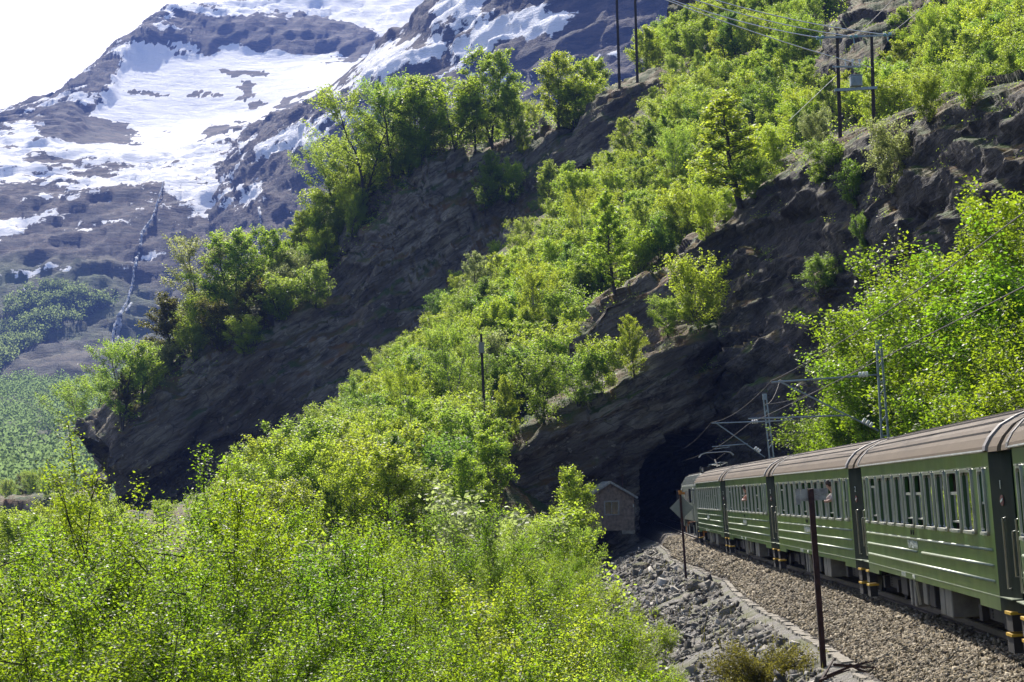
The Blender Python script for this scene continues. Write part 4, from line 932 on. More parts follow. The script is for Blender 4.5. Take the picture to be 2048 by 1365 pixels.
# ------------------------------------------------------------------ locomotive
def make_loco():
    root = empty('electric_locomotive'); L = 15.6
    y0, y1 = -L/2, L/2
    # body with sloped cab fronts
    zb = 1.15
    mb = MB()
    sec = [(y0, 0.16, 1.02), (y0 + 0.05, 0.04, 0.80), (y0 + 1.2, 0.0, 0.0), (y1 - 1.2, 0.0, 0.0), (y1 - 0.05, 0.04, 0.80), (y1, 0.16, 1.02)]
    prof = [(-1.5, zb), (-1.5, 3.12), (-1.08, 3.72), (1.08, 3.72), (1.5, 3.12), (1.5, zb)]
    stations = [(y0, 0.93, 0.0), (y0 + 0.9, 1.0, 0.0), (y1 - 0.9, 1.0, 0.0), (y1, 0.93, 0.0)]
    V = [(x * w, y, z) for y, w, _ in stations for x, z in prof]; n = 6
    mb.add(V, [(i*n+k, i*n+(k+1) % n, (i+1)*n+(k+1) % n, (i+1)*n+k) for i in range(3) for k in range(n)] + [tuple(range(n))[::-1], tuple(18 + k for k in range(n))])
    mb.obj('body', M['grey_paint'], root, False, 0.04)
    rbm = MB().bar((-1.47, 0, 3.19), (-1.13, 0, 3.68), 0.09, 0.05).mesh('roof_rib', M['grey_roof_paint'])
    for a in np.arange(y0 + 0.3, y1 - 0.3, 0.55): link('roof_rib', rbm, root, (0, a, 0))
    MB().box(-1.0, 1.0, y0 + 0.8, y1 - 0.8, 3.72, 3.80).obj('roof_deck', M['under'], root)
    for s in (-1, 1):
        yb = s * (L/2 - 1.1)
        w_ = MB(); ring(w_, [(yb + a, b) for a, b in rrect(0.62, 0.85, 0.06)] , [(yb + a, b) for a, b in rrect(0.52, 0.75, 0.04)], -1.53, -1.49); w_.v = [(x, y, z + 2.55) for x, y, z in w_.v]
        f_ = w_.obj('cab_window_frame', M['silver'], root); MB().box(-1.512, -1.505, yb - 0.27, yb + 0.27, 2.16, 2.94).obj('pane', M['glass'], f_)
        MB().box(-1.53, -1.5, yb - s*1.2 - 0.33, yb - s*1.2 + 0.33, 1.2, 3.0).obj('cab_door', M['grey_paint'], root)
        MB().tube([(-1.54, yb - s*0.75, 1.3), (-1.58, yb - s*0.75, 1.4), (-1.58, yb - s*0.75, 2.3), (-1.54, yb - s*0.75, 2.4)], 0.02, 5).obj('handrail', M['silver'], root)
        MB().box(-1.78, -1.66, yb + s*0.62, yb + s*0.70, 2.2, 2.95).obj('mirror', M['black'], root)
        MB().tube([(-1.45, yb + s*0.6, 2.85), (-1.7, yb + s*0.66, 2.85)], 0.02, 5).obj('mirror_arm', M['black'], root)
        MB().box(-1.25, 1.25, min(s*L/2, s*(L/2+0.03)), max(s*L/2, s*(L/2+0.03)), 2.2, 3.0).obj('windscreen', M['glass'], root)
        MB().box(-1.35, -0.4, min(s*(L/2-0.1), s*(L/2+0.25)), max(s*(L/2-0.1), s*(L/2+0.25)), 0.35, 0.95).obj('snow_plough', M['orange'], root)
        MB().box(-1.48, -1.3, s*(L/2-0.9)-0.5, s*(L/2-0.9)+0.5, 0.75, 1.14).obj('skirt', M['grey_paint'], root)
        yc = s * 4.0; bo = MB().box(-1.2, 1.2, yc - 1.9, yc + 1.9, 0.5, 0.95).obj('bogie', M['under'], root)
        for dy in (-1.35, 1.35):
            for sx in (-1, 1): MB().tube([(sx*0.68, yc + dy, 0.53), (sx*0.82, yc + dy, 0.53)], 0.53, 20).obj('wheel', M['under'], bo)
            MB().box(-1.36, -1.2, yc + dy - 0.2, yc + dy + 0.2, 0.35, 0.75).obj('axle_box', M['under'], bo)
            MB().bar((-1.38, yc + dy + 0.4, 0.9), (-1.38, yc + dy + 0.4, 0.3), 0.05).obj('sand_pipe', M['silver'], bo)
    for a in (-2.4, -0.8, 0.8, 2.4):
        g = MB(); g.box(-1.515, -1.5, a - 0.5, a + 0.5, 2.25, 2.85)
        g.obj('grille', M['under'], root)
    # pantograph near the rear end and roof gear
    pg = empty('pantograph'); pg.parent = root
    yb = y0 + 3.2; bs = MB()
    for x in (-0.75, 0.75): bs.bar((x, yb - 1.0, 3.98), (x, yb + 1.0, 3.98), 0.06)
    for y in (yb - 1.0, yb + 1.0): bs.bar((-0.75, y, 3.98), (0.75, y, 3.98), 0.06)
    bs.obj('base_frame', M['under'], pg)
    for x in (-0.7, 0.7):
        for y in (yb - 0.9, yb + 0.9):
            i_ = MB()
            for q in range(4): i_.disc((x, y, 3.83 + 0.04*q), (0, 0, 1), 0.07, 0.022, 10)
            i_.obj('insulator', M['porcelain'], pg)
    ar = MB(); ar.tube([(0, yb - 0.9, 4.0), (0, yb + 0.9, 4.45)], 0.045, 6); ar.tube([(-0.1, yb + 0.9, 4.45), (-0.55, yb - 0.35, 4.78)], 0.03, 6); ar.tube([(0.1, yb + 0.9, 4.45), (0.55, yb - 0.35, 4.78)], 0.03, 6); ar.obj('arm', M['under'], pg)
    for dy in (-0.3, 0.1):
        hd = MB(); hd.tube([(-0.95, yb - 0.35 + dy, 4.62), (-0.8, yb - 0.35 + dy, 4.78), (-0.55, yb - 0.35 + dy, 4.84), (0.55, yb - 0.35 + dy, 4.84), (0.8, yb - 0.35 + dy, 4.78), (0.95, yb - 0.35 + dy, 4.62)], 0.028, 6); hd.obj('contact_strip', M['silver'], pg)
    for (x, y, h) in ((-0.55, y0 + 1.0, 0.35), (0.1, y0 + 1.2, 0.45), (-0.2, y0 + 6.0, 0.4), (0.5, y0 + 1.6, 0.4), (-0.75, y0 + 5.2, 0.35)):
        i_ = MB(); i_.tube([(x, y, 3.8), (x, y, 3.8 + h)], 0.035, 6)
        for q in range(4): i_.disc((x, y, 3.86 + 0.07*q), (0, 0, 1), 0.085, 0.03, 10)
        i_.obj('roof_insulator', M['under_box'], root)
    MB().tube([(-0.55, y0 + 1.0, 4.16), (0.1, y0 + 1.2, 4.26), (0.5, y0 + 1.6, 4.22), (0.2, y0 + 3.0, 4.1), (-0.2, y0 + 6.0, 4.22)], 0.025, 6).obj('roof_cable', M['silver'], root)
    MB().box(-0.9, -0.3, y0 + 0.4, y0 + 0.9, 3.8, 4.05).obj('roof_box', M['under'], root)
    return root
loco = make_loco(); ya, yb = 118.25, 134.1; xa, xb = track_x(ya), track_x(yb)
loco.location = ((xa + xb) / 2, (ya + yb) / 2, 0); loco.rotation_euler = (0, -CANT, math.atan2(-(xb - xa), yb - ya))
tag(loco, 'grey-green electric locomotive about to enter the dark tunnel', 'locomotive')

# ------------------------------------------------------------------ signal posts
def lean_dir(p0, px_top, py_top):
    """top of a leaning post seen at a pixel, at the base's distance"""
    d = (p0 - CAM) @ FWD; return P(px_top, py_top, d)
M['board'] = M['grey_wood']
b0 = P(1648, 1312, 45.5); t0 = lean_dir(b0, 1621, 978)
sp = empty('signpost', tuple(b0)); tag(sp, 'rust-red steel post with a weathered grey board, seen from behind', 'signpost')
ax = (t0 - b0)
MB().bar((0, 0, -0.5), tuple(ax), 0.115, 0.10, (0, 1, 0)).obj('post', M['rust'], sp)
for k, (x0, x1, z0, z1) in enumerate(((-0.31, -0.20, -0.32, 0.01), (-0.195, 0.05, -0.25, -0.02), (-0.19, 0.36, -0.12, 0.0), (-0.19, 0.33, -0.245, -0.125))):
    mb = MB(); mb.box(x0, x1, 0.07 + 0.004*k, 0.10 + 0.004*k, z0, z1); mb.v = [(x + ax[0] + RGT[2]*0, y + ax[1], z + ax[2] + 0.02*x) for x, y, z in mb.v]; mb.obj('board', M['board'], sp)
b0 = P(1372, 1146, 98); t0 = lean_dir(b0, 1360, 984)
sp = empty('signpost', tuple(b0)); tag(sp, 'slim rusty post carrying a grey diamond sign, near the locomotive', 'signpost'); ax = t0 - b0
MB().bar((0, 0, -0.4), tuple(ax), 0.10, 0.09, (0, 1, 0)).obj('post', M['rust'], sp)
c = ax * 0.80 + np.array([0.03, 0.07, 0])
r_ = 0.53; mb = MB(); mb.add([c + np.array(q) for q in ((-r_, 0, 0), (0, 0, -r_), (r_, 0, 0), (0, 0, r_), (-r_, 0.015, 0), (0, 0.015, -r_), (r_, 0.015, 0), (0, 0.015, r_))], [(0,1,2,3),(7,6,5,4),(0,4,5,1),(1,5,6,2),(2,6,7,3),(3,7,4,0)]); mb.obj('diamond_plate', M['sign_back'], sp)
MB().box(ax[0] - 0.06, ax[0] + 0.22, ax[1] - 0.05, ax[1] + 0.02, ax[2] - 0.12, ax[2] - 0.02).obj('bracket', M['orange'], sp)
MB().disc((ax[0], ax[1], ax[2] + 0.02), (0, 0, 1), 0.09, 0.08, 10).obj('cap', M['orange'], sp)

# ------------------------------------------------------------------ catenary masts
def mast(px_t, py_t, px_b, D, arm_px, label):
    tz = P(px_t, py_t, D); base = P(px_b, 1000, D); base[2] = -0.5; base[0] = tz[0] + (P(px_b, 870, D)[0] - tz[0]) * (tz[2] + 0.5) / (tz[2] - P(px_b, 870, D)[2])
    root = empty('catenary_mast', tuple(base)); tag(root, label, 'mast'); ax = tz - base; H = np.linalg.norm(ax); u = ax / H
    def at(s, dx): return tuple(u * s + np.array([dx, 0, 0]))
    for sx in (-1, 1): MB().bar(at(0, sx*0.19), at(H, sx*0.085), 0.075, 0.10, (0, 1, 0)).obj('leg', M['steel'], root)
    MB().box(u[0]*H - 0.12, u[0]*H + 0.12, u[1]*H - 0.06, u[1]*H + 0.06, u[2]*H - 0.35, u[2]*H + 0.0).obj('cap_plate', M['steel'], root)
    s = 0.5; k = 0
    while s < H - 0.4:
        w = 0.19 - 0.105 * s / H; MB().bar(at(s, -w), at(s + (0.0 if k % 2 else 0.28), w), 0.05, 0.06, (0, 1, 0)).obj('lattice_bar', M['steel'], root); s += 0.52; k += 1
    MB().box(-0.35, 0.35, -0.35, 0.35, -0.4, 0.15).obj('footing', M['concrete'], root)
    # cantilever: (far end, mast end) given as pixels
    (e0, e1, d0, d1, s0, s1, i1, i2) = arm_px
    def W(q, dd=0.0): return P(q[0], q[1], D + dd) - base
    cant = MB(); cant.tube([W(e0), W(e1)], 0.035, 6); co = cant.obj('top_tube', M['steel'], root)
    MB().tube([W(d0), W(d1)], 0.035, 6).obj('diagonal_tube', M['steel'], root)
    st = MB(); st.tube([W(s0), W(s1)], 0.032, 6); so = st.obj('steady_tube', M['steel'], root)
    a = np.array(W(s0)) + np.array([0.15, 0, -0.14]); MB().tube([a, a + (np.array(W(s1)) - np.array(W(s0))) * 0.42 + np.array([0, 0, 0.05])], 0.022, 5).obj('registration_arm', M['steel'], so)
    for (q0, q1) in (i1, i2):
        A, B = np.array(W(q0)), np.array(W(q1)); mb = MB()
        for t in (0.1, 0.5, 0.9): mb.disc(A + (B - A) * t, (B - A) / np.linalg.norm(B - A), 0.11, 0.09, 10)
        mb.obj('insulator', M['porcelain'], root)
    return W(e0) + base, W(s0) + base
m1e = mast(1757, 680, 1769, 85, ((1543,765),(1756,750),(1757,862),(1557,762),(1497,838),(1697,831),((1718,750),(1735,749)),((1726,841),(1744,851))), 'tall lattice catenary mast against the bright bushes beside the carriage roofs')
m2e = mast(1529, 788, 1538, 130, ((1423,847),(1560,842),(1530,915),(1430,845),(1424,894),(1495,888),((1504,844),(1515,843)),((1510,896),(1520,903))), 'lattice catenary mast standing before the dark crag near the locomotive')
# catenary wires (hung over the line)
def wire(name, pts, rad, mat, label, sag=0.0, cat='wire', n=14):
    pts = [np.array(p, float) for p in pts]; out = []
    for a, b_ in zip(pts[:-1], pts[1:]):
        for t in np.linspace(0, 1, n): out.append(a + (b_ - a) * t - np.array([0, 0, sag * 4 * t * (1 - t)]))
    o = MB().tube(out, rad, 5).obj(name, mat, None); tag(o, label, cat); return o
wire('catenary_wire', [(track_x(15.0) - 0.3, 15, 6.9), m1e[0] + np.array([0, 0, 0.06]), m2e[0] + np.array([0, 0, 0.06]), (track_x(185.0), 185, 6.2)], 0.012, M['wire_dark'], 'thin upper catenary wire strung between the mast arms', 0.35)
wire('contact_wire', [(track_x(15.0) - 0.3, 15, 5.55), m1e[1] + np.array([0, 0, -0.2]), m2e[1] + np.array([0, 0, -0.2]), (track_x(185.0), 185, 5.2)], 0.012, M['wire_dark'], 'thin lower contact wire above the carriage roofs', 0.05)
wire('feeder_cable', [(14.5, 85, 8.0), (14.8, 130, 7.8), P(1560, 760, 150)], 0.014, M['wire_dark'], 'dark cable sloping from the masts to the crag', 0.5)

# ------------------------------------------------------------------ hut beside the tunnel
def make_hut():
    D = 165.0; c = P(1222, 1062, D); c[2] = -0.05
    root = empty('wooden_hut', tuple(c), (0, 0, 0.12)); tag(root, 'small brown boarded hut with gable roof beside the tunnel mouth', 'hut')
    W2, L_, H = 1.72, 3.4, 2.55; ridge = 3.55
    wl_ = MB(); pr = [(-W2, 0), (W2, 0), (W2, H), (0, ridge), (-W2, H)]; wl_.prism(pr, 0, L_); wl_.obj('wall', M['brown_wood'], root)
    x = -W2 + 0.06; k = 0
    while x < W2 - 0.02:
        top = H + (ridge - H) * (1 - abs(x) / W2) - 0.05
        segs = [(0.02, top)]
        if -0.55 < x < 0.72: segs = [(0.02, 1.12), (2.28, top)]
        for z0, z1 in segs: MB().box(x - 0.045, x + 0.045, -0.035, -0.001, z0, z1).obj('batten', M['brown_wood'], root)
        x += 0.20; k += 1
    for sx in (-1, 1):
        a = np.array([sx * (W2 + 0.32), 0, H - 0.13]); b_ = np.array([0, 0, ridge + 0.07]); mb = MB()
        mb.add([(a[0], -0.35, a[2]), (0, -0.35, b_[2]), (0, L_ + 0.3, b_[2]), (a[0], L_ + 0.3, a[2]), (a[0], -0.35, a[2] + 0.09), (0, -0.35, b_[2] + 0.09), (0, L_ + 0.3, b_[2] + 0.09), (a[0], L_ + 0.3, a[2] + 0.09)], [(0,3,2,1),(4,5,6,7),(0,1,5,4),(1,2,6,5),(2,3,7,6),(3,0,4,7)])
        r_ = mb.obj('roof', M['grey_wood'], root); MB().bar((a[0] - sx*0.01, -0.37, a[2] + 0.0), (0, -0.37, b_[2] + 0.0), 0.035, 0.16).obj('bargeboard', M['grey_wood'], r_)
    wf_ = MB(); ring_o = rrect(1.16, 1.10, 0.01, 1); ring_i = rrect(0.98, 0.92, 0.01, 1); V = [(0.08 + a, y, 1.70 + b_) for y, loop in ((-0.001, ring_o), (-0.07, ring_o), (-0.07, ring_i), (-0.001, ring_i)) for a, b_ in loop]; n = len(ring_o)
    wf_.add(V, [(a*n+k, a*n+(k+1) % n, ((a+1) % 4)*n+(k+1) % n, ((a+1) % 4)*n+k) for a in range(4) for k in range(n)])
    w_ = wf_.obj('window', M['grey_wood'], root); MB().box(0.05, 0.11, -0.06, -0.012, 1.25, 2.15).obj('mullion', M['grey_wood'], w_)
    for x0, x1 in ((-0.41, 0.05), (0.11, 0.57)): MB().box(x0, x1, -0.02, -0.008, 1.24, 2.16).obj('pane', M['glass'], w_)
    for sx in (-1, 1): MB().box(sx*W2 - 0.06, sx*W2 + 0.06, -0.05, 0.06, 0, H).obj('corner_board', M['brown_wood'], root)
    MB().box(W2 - 0.9, W2 + 0.1, -0.06, 0.3, -0.25, 0.0).obj('foundation', M['concrete'], root)
    MB().tube([(1.15, 1.2, 3.0), (1.15, 1.2, 4.2)], 0.05, 6).obj('flue_pipe', M['rust'], root)
    MB().box(W2 - 0.02, W2 + 0.03, -0.09, -0.05, 1.75, 1.95).obj('lamp_box', M['white'], root)
make_hut()

# ------------------------------------------------------------------ power line poles
def hframe():
    D = 176.0; b1 = P(1681, 285, D); b2 = P(1748, 258, D); t1 = P(1674, 66, D); t2 = P(1743, 62, D)
    root = empty('transformer_poles', tuple(b1)); tag(root, 'pair of dark wooden poles carrying a grey transformer and crossarms', 'power pole')
    def L(p): return tuple(np.array(p) - b1)
    for a, b_ in ((b1, t1), (b2, t2)): MB().tube([L(a - np.array([0, 0, 1.0])), L((a + b_) / 2), L(b_)], [0.17, 0.15, 0.12], 8).obj('pole', M['pole_wood'], root)
    def Q(x, y, dd=0.0): return L(P(x, y, D - 0.2 + dd))
    MB().bar(Q(1634, 76), Q(1782, 71), 0.12, 0.14).obj('crossarm', M['steel'], root)
    MB().bar(Q(1665, 134), Q(1722, 134), 0.12, 0.12).obj('crossarm', M['steel'], root)
    MB().bar(Q(1669, 181), Q(1754, 176), 0.3, 0.22).obj('platform_beam', M['steel'], root)
    bx = MB(); c = np.array(Q(1712, 163)); bx.box(c[0]-0.46, c[0]+0.46, c[1]-0.4, c[1]+0.4, c[2]-0.42, c[2]+0.42); tf = bx.obj('transformer', M['tf_grey'], root, False, 0.03)
    MB().box(c[0]-0.50, c[0]+0.50, c[1]-0.44, c[1]+0.44, c[2]+0.42, c[2]+0.47).obj('lid', M['tf_grey'], tf)
    for dx in (-0.3, 0, 0.3): MB().tube([c + np.array([dx, 0, 0.45]), c + np.array([dx, 0, 0.75])], [0.05, 0.03], 6).obj('bushing', M['rust'], tf)
    for k in range(5): MB().box(c[0]-0.35+k*0.16, c[0]-0.30+k*0.16, c[1]-0.46, c[1]-0.40, c[2]-0.3, c[2]+0.3).obj('cooling_fin', M['tf_grey'], tf)
    for x, y in ((1640, 77), (1707, 75), (1775, 71)):
        i_ = MB(); cc = np.array(Q(x, y, -0.1))
        for dx, dz in ((-0.14, 0.02), (0.14, 0.08)):
            for q in range(3): i_.disc(cc + np.array([dx + 0.07*q*np.sign(dx), 0, dz + 0.0]), (1, 0, 0.1), 0.15, 0.05, 10)
        i_.tube([cc + np.array([0, 0, -0.1]), cc + np.array([0.05, 0, -0.5])], 0.04, 6); i_.obj('insulator', M['teal_glass'], root)
    for x in (1691, 1705, 1719):
        i_ = MB(); cc = np.array(Q(x, 121, -0.1)); i_.disc(cc, (0, 0, 1), 0.12, 0.14, 10); i_.tube([cc, cc - np.array([0, 0, 0.45])], 0.06, 6); i_.obj('fuse_insulator', M['porcelain'], root)
    MB().tube([Q(1747, 250), Q(1735, 263), Q(1728, 275)], 0.03, 5).obj('earth_cable', M['steel'], root)
    return D
hframe()
lab = ['lowest', 'second lowest', 'second highest', 'highest']
ends = [((1307, 0), (1744, 136)), ((1339, 0), (1638, 76)), ((1386, 0), (1705, 74)), ((1428, 0), (1773, 70))]
for k, (a, b_) in enumerate(ends):
    A = P(a[0] - (b_[0]-a[0])*0.35, a[1] - (b_[1]-a[1])*0.55, 168); B = P(b_[0], b_[1], 175.7)
    wire('power_line', [A, B], 0.045, M['wire'], f'{lab[k]} of the four pale power lines crossing the green slope', 0.55)
for (a, b_, l) in (((1709, 74), (1800, -20), 'thin dark line climbing from the middle insulator of the transformer poles'), ((1777, 70), (1880, -20), 'thin dark line climbing from the end insulator of the transformer poles')):
    wire('power_line', [P(a[0], a[1], 176), P(b_[0], b_[1], 215)], 0.025, M['wire_dark'], l, 0.2)
wire('guy_wire', [P(1673, 152, 176), P(1578, 242, 196)], 0.025, M['wire'], 'pale guy wire slanting down from the transformer poles', 0.0)
for (xb, yb_, xt, label) in ((1239, 168, 1233, 'thinner of the two tall poles on the skyline bluff'), (1275, 165, 1270, 'taller of the two tall poles on the skyline bluff, nearer the birches')):
    b0 = P(xb, yb_, 330); t0 = P(xt - 1.0, -45, 330); pl = empty('power_pole', tuple(b0)); tag(pl, label, 'power pole')
    MB().tube([(0, 0, -1.5), tuple((t0 - b0) / 2), tuple(t0 - b0)], [0.22, 0.2, 0.16], 8).obj('pole', M['pole_wood'], pl)
    MB().bar(tuple((t0 - b0) + np.array([-1.6, 0, -0.6])), tuple((t0 - b0) + np.array([1.6, 0, -0.6])), 0.14, 0.16).obj('crossarm', M['pole_wood'], pl)
b0 = P(972, 900, 163); t0 = P(962, 668, 163); pl = empty('power_pole', tuple(b0)); tag(pl, 'slim pole with a small pale box rising from the thicket', 'power pole')
MB().tube([(0, 0, -3), tuple((t0 - b0) / 2), tuple(t0 - b0)], [0.13, 0.11, 0.09], 8).obj('pole', M['pole_wood'], pl)
c = (t0 - b0) * 0.88; MB().box(c[0]-0.2, c[0]+0.2, c[1]-0.3, c[1]-0.1, c[2]-0.4, c[2]+0.4).obj('junction_box', M['sign_back'], pl)

# ------------------------------------------------------------------ passengers leaning at open windows
def passenger(car, win, label, shirt, arm=True):
    import bmesh
    yc = -LM/2 + (win + 0.5) * PIT
    V = [(0.25, 0, -0.55), (0.20, 0, -0.2), (0.10, 0, 0.05), (0.02, 0, 0.15), (-0.06, 0, 0.27), (-0.10, 0, 0.36), (0.08, 0.17, 0.03), (-0.12, 0.24, -0.12), (-0.20, 0.10, -0.16), (0.10, -0.17, 0.03), (-0.08, -0.26, -0.13), (-0.2, -0.12, -0.16)]
    E = [(0,1),(1,2),(2,3),(3,4),(4,5),(2,6),(6,7),(7,8),(2,9),(9,10),(10,11)]
    rad = [0.15, 0.16, 0.13, 0.055, 0.10, 0.075, 0.07, 0.045, 0.035, 0.07, 0.045, 0.035]
    me = bpy.data.meshes.new('person'); me.from_pydata(V, E, []); root = link('person', me); sk = root.modifiers.new('skin', 'SKIN')
    for i, r_ in enumerate(rad): me.skin_vertices[0].data[i].radius = (r_, r_)
    me.skin_vertices[0].data[0].use_root = True
    ss = root.modifiers.new('sub', 'SUBSURF'); ss.levels = 2; ss.render_levels = 2
    me.materials.append(M['skin'])
    mt = car.matrix_basis.copy(); root.matrix_world = mt @ Matrix.Translation((-HW + 0.03, yc, 2.52))
    bpy.context.view_layer.update()
    # jacket over the torso, hair over the crown
    tv = MB(); tv.tube([(0.25, 0, -0.55), (0.20, 0, -0.2), (0.10, 0, 0.06), (0.05, 0, 0.12)], [0.17, 0.185, 0.155, 0.07], 10); tv.tube([(0.08, 0.17, 0.03), (-0.12, 0.24, -0.12)], [0.085, 0.06], 8); tv.tube([(0.10, -0.17, 0.03), (-0.08, -0.26, -0.13)], [0.085, 0.06], 8); j_ = tv.obj('jacket', shirt, root, True)
    hv = MB(); hv.tube([(-0.03, 0, 0.24), (-0.035, 0, 0.31), (-0.06, 0, 0.39), (-0.07, 0, 0.44)], [0.085, 0.115, 0.105, 0.04], 10); hv.obj('hair', M['hair'], root, True)
    tag(root, label, 'person')
M['skin'] = simple('skin', (0.52, 0.30, 0.22), 0.5, 0, 0.08); M['hair'] = simple('hair', (0.06, 0.035, 0.02), 0.7, 0, 0.3)
try:
    for (cidx, w, l, mname, col) in ((2, 2, 'passenger leaning out of an open window of the bright green carriage', 'pale_jacket', (0.55, 0.45, 0.40)), (3, 5, 'passenger in a window of the second carriage from the locomotive', 'orange_jacket', (0.5, 0.2, 0.12))):
        M[mname] = simple(mname, col, 0.8, 0, 0.15); pm = passenger(cars[cidx], w, l, M[mname])
except Exception as ex: print('passenger', ex)
# ------------------------------------------------------------------ vegetation
def leaf_cloud(pos, size, up=0.55, aspect=0.62, fold=0.0):
    """one small rhombic leaf per position -> verts, quads"""
    n = len(pos); nr = rng.normal(size=(n, 3)); nr /= np.linalg.norm(nr, axis=1)[:, None]; nr[:, 2] = np.abs(nr[:, 2]) + up
    nr /= np.linalg.norm(nr, axis=1)[:, None]
    a = np.cross(nr, rng.normal(size=(n, 3))); a /= np.linalg.norm(a, axis=1)[:, None] + 1e-9; b_ = np.cross(nr, a)
    s = (size * rng.uniform(0.65, 1.35, n))[:, None]; a = a * s * 0.5; b_ = b_ * s * 0.5 * aspect
    V = np.stack([pos - a, pos - b_ * 1.0 + a * 0.1, pos + a, pos + b_ + a * 0.1], 1).reshape(-1, 3)
    return V, np.arange(n * 4).reshape(n, 4)
def tubes_np(segs, sides):
    """segs: list of (points (m,3), radii (m,)) -> verts, quads"""
    VV, FF, o = [], [], 0
    for pts, rad in segs:
        m = len(pts); t = np.gradient(pts, axis=0); t /= np.linalg.norm(t, axis=1)[:, None] + 1e-9
        ref = np.array([1.0, 0.13, 0.07]) if abs(t[0, 2]) > 0.7 else np.array([0.1, 0.2, 1.0])
        x = np.cross(t, ref); x /= np.linalg.norm(x, axis=1)[:, None] + 1e-9; y = np.cross(t, x)
        an = 2 * np.pi * np.arange(sides) / sides
        V = pts[:, None] + np.array(rad)[:, None, None] * (np.cos(an)[None, :, None] * x[:, None] + np.sin(an)[None, :, None] * y[:, None])
        i = np.arange(m - 1)[:, None] * sides; k = np.arange(sides)[None]
        f = np.stack([i + k, i + (k + 1) % sides, i + sides + (k + 1) % sides, i + sides + k], -1).reshape(-1, 4) + o
        VV.append(V.reshape(-1, 3)); FF.append(f); o += m * sides
    return np.concatenate(VV), np.concatenate(FF)
def gen_tree(seed, H=8.0, width=2.4, base=0.2, nb=26, n_leaf=5000, leaf=0.22, stems=1, spread=0.25, peak=0.45, jitter=0.16, upang=0.9, r0=0.11, clump=1.0, up=0.5):
    """trunk(s), limbs and twigs as tubes; leaves in tufts along the twigs"""
    g = np.random.default_rng(seed); segs3 = []; segs5 = []; tips = []
    for s in range(stems):
        az = 2 * np.pi * (s + g.random()) / stems; lean = (g.random() * spread + 0.05) * (1 if stems > 1 else 0.35)
        hh = H * g.uniform(0.82, 1.0) * (0.94 if stems > 1 else 0.96); m = 9; t = np.linspace(0, 1, m)
        wob = np.cumsum(g.normal(0, 0.018, (m, 2)), axis=0) * H; wob -= wob[0]
        tr = np.stack([np.cos(az) * lean * H * t ** 1.2 + wob[:, 0] * 0.6, np.sin(az) * lean * H * t ** 1.2 + wob[:, 1] * 0.6, hh * t], 1)
        rt = r0 * (H / 8) * (1 - 0.93 * t) / math.sqrt(stems) * 1.2; segs5.append((tr, rt))
        for k in range(max(5, nb // stems)):
            u = base + (0.97 - base) * ((k + g.random()) / max(5, nb // stems)); p0 = np.array([np.interp(u, t, tr[:, c]) for c in range(3)])
            prof = (u - base) / max(1e-3, peak - base) if u < peak else (1 - u) / (1 - peak)
            prof = 0.28 + 0.72 * np.clip(prof, 0, 1) ** 0.7
            ln = width * prof * g.uniform(0.65, 1.15); a2 = k * 2.399 + g.normal(0, 0.5) + s; el = upang * g.uniform(0.5, 1.2) * (0.55 + 0.7 * u)
            d = np.array([np.cos(a2) * np.cos(el), np.sin(a2) * np.cos(el), np.sin(el)]); mm = 5; tt = np.linspace(0, 1, mm)[:, None]
            br = p0 + d * ln * tt + np.array([0, 0, 0.16 * ln]) * tt ** 2 + np.cumsum(g.normal(0, 0.03 * ln, (mm, 3)), axis=0) * (tt > 0)
            rb = 0.42 * np.interp(u, t, rt) * (1 - 0.85 * tt[:, 0]) + 0.004; segs3.append((br, rb))
            for q in range(g.integers(3, 6)):
                v = g.uniform(0.25, 1.0); p1 = np.array([np.interp(v, tt[:, 0], br[:, c]) for c in range(3)])
                d2 = d + g.normal(0, 0.65, 3); d2[2] += 0.25; d2 /= np.linalg.norm(d2); l2 = ln * g.uniform(0.18, 0.42)
                tw = p1 + d2 * l2 * np.linspace(0, 1, 3)[:, None]; segs3.append((tw, np.array([0.012, 0.008, 0.004]) * H / 8)); tips.append((p1, tw[-1], l2))
            tips.append((br[2], br[-1], ln * 0.5))
        tips.append((tr[-3], tr[-1] + np.array([0, 0, 0.04 * H]), H * 0.1))
    A = np.array([q[0] for q in tips]); B = np.array([q[1] for q in tips]); w = np.array([q[2] for q in tips]) ** 1.0
    w = w * g.uniform(0.35, 1.6, len(w)) ** clump
    k = g.choice(len(A), n_leaf, p=w / w.sum()); t = g.random((n_leaf, 1)) ** 0.8
    pos = A[k] * (1 - t) + B[k] * t + g.normal(0, jitter, (n_leaf, 3)) * (0.5 + 0.7 * w[k] / w.max())[:, None]
    pos[:, 2] = np.maximum(pos[:, 2], 0.05 * H)
    V, Fq = leaf_cloud(pos, np.full(n_leaf, leaf), up)
    crown = mesh_np('crown', V, Fq); crown.materials.append(M['leaf_bright'])
    v5, f5 = tubes_np(segs5, 6); v3, f3 = tubes_np(segs3, 3)
    trunk = mesh_np('trunk', np.concatenate([v5, v3]), np.concatenate([f5, f3 + len(v5)]), True); trunk.materials.append(M['bark'])
    return dict(crown=crown, trunk=trunk, H=H)
T = {}
T['near'] = [gen_tree(100 + i, 8.0, 2.9, 0.18, 54, 66000, 0.046, 2 + i % 2, 0.16, 0.55, 0.13, 1.0, 0.10, 0.8, 0.6) for i in range(3)]
T['shrub'] = [gen_tree(140 + i, 3.2, 1.5, 0.08, 38, 26000, 0.041, 4, 0.30, 0.6, 0.10, 1.0, 0.10, 0.8, 0.6) for i in range(3)]
T['bank'] = [gen_tree(180 + i, 5.0, 2.2, 0.08, 44, 22000, 0.085, 4, 0.28, 0.6, 0.15, 1.0, 0.10, 0.8, 0.6) for i in range(3)]
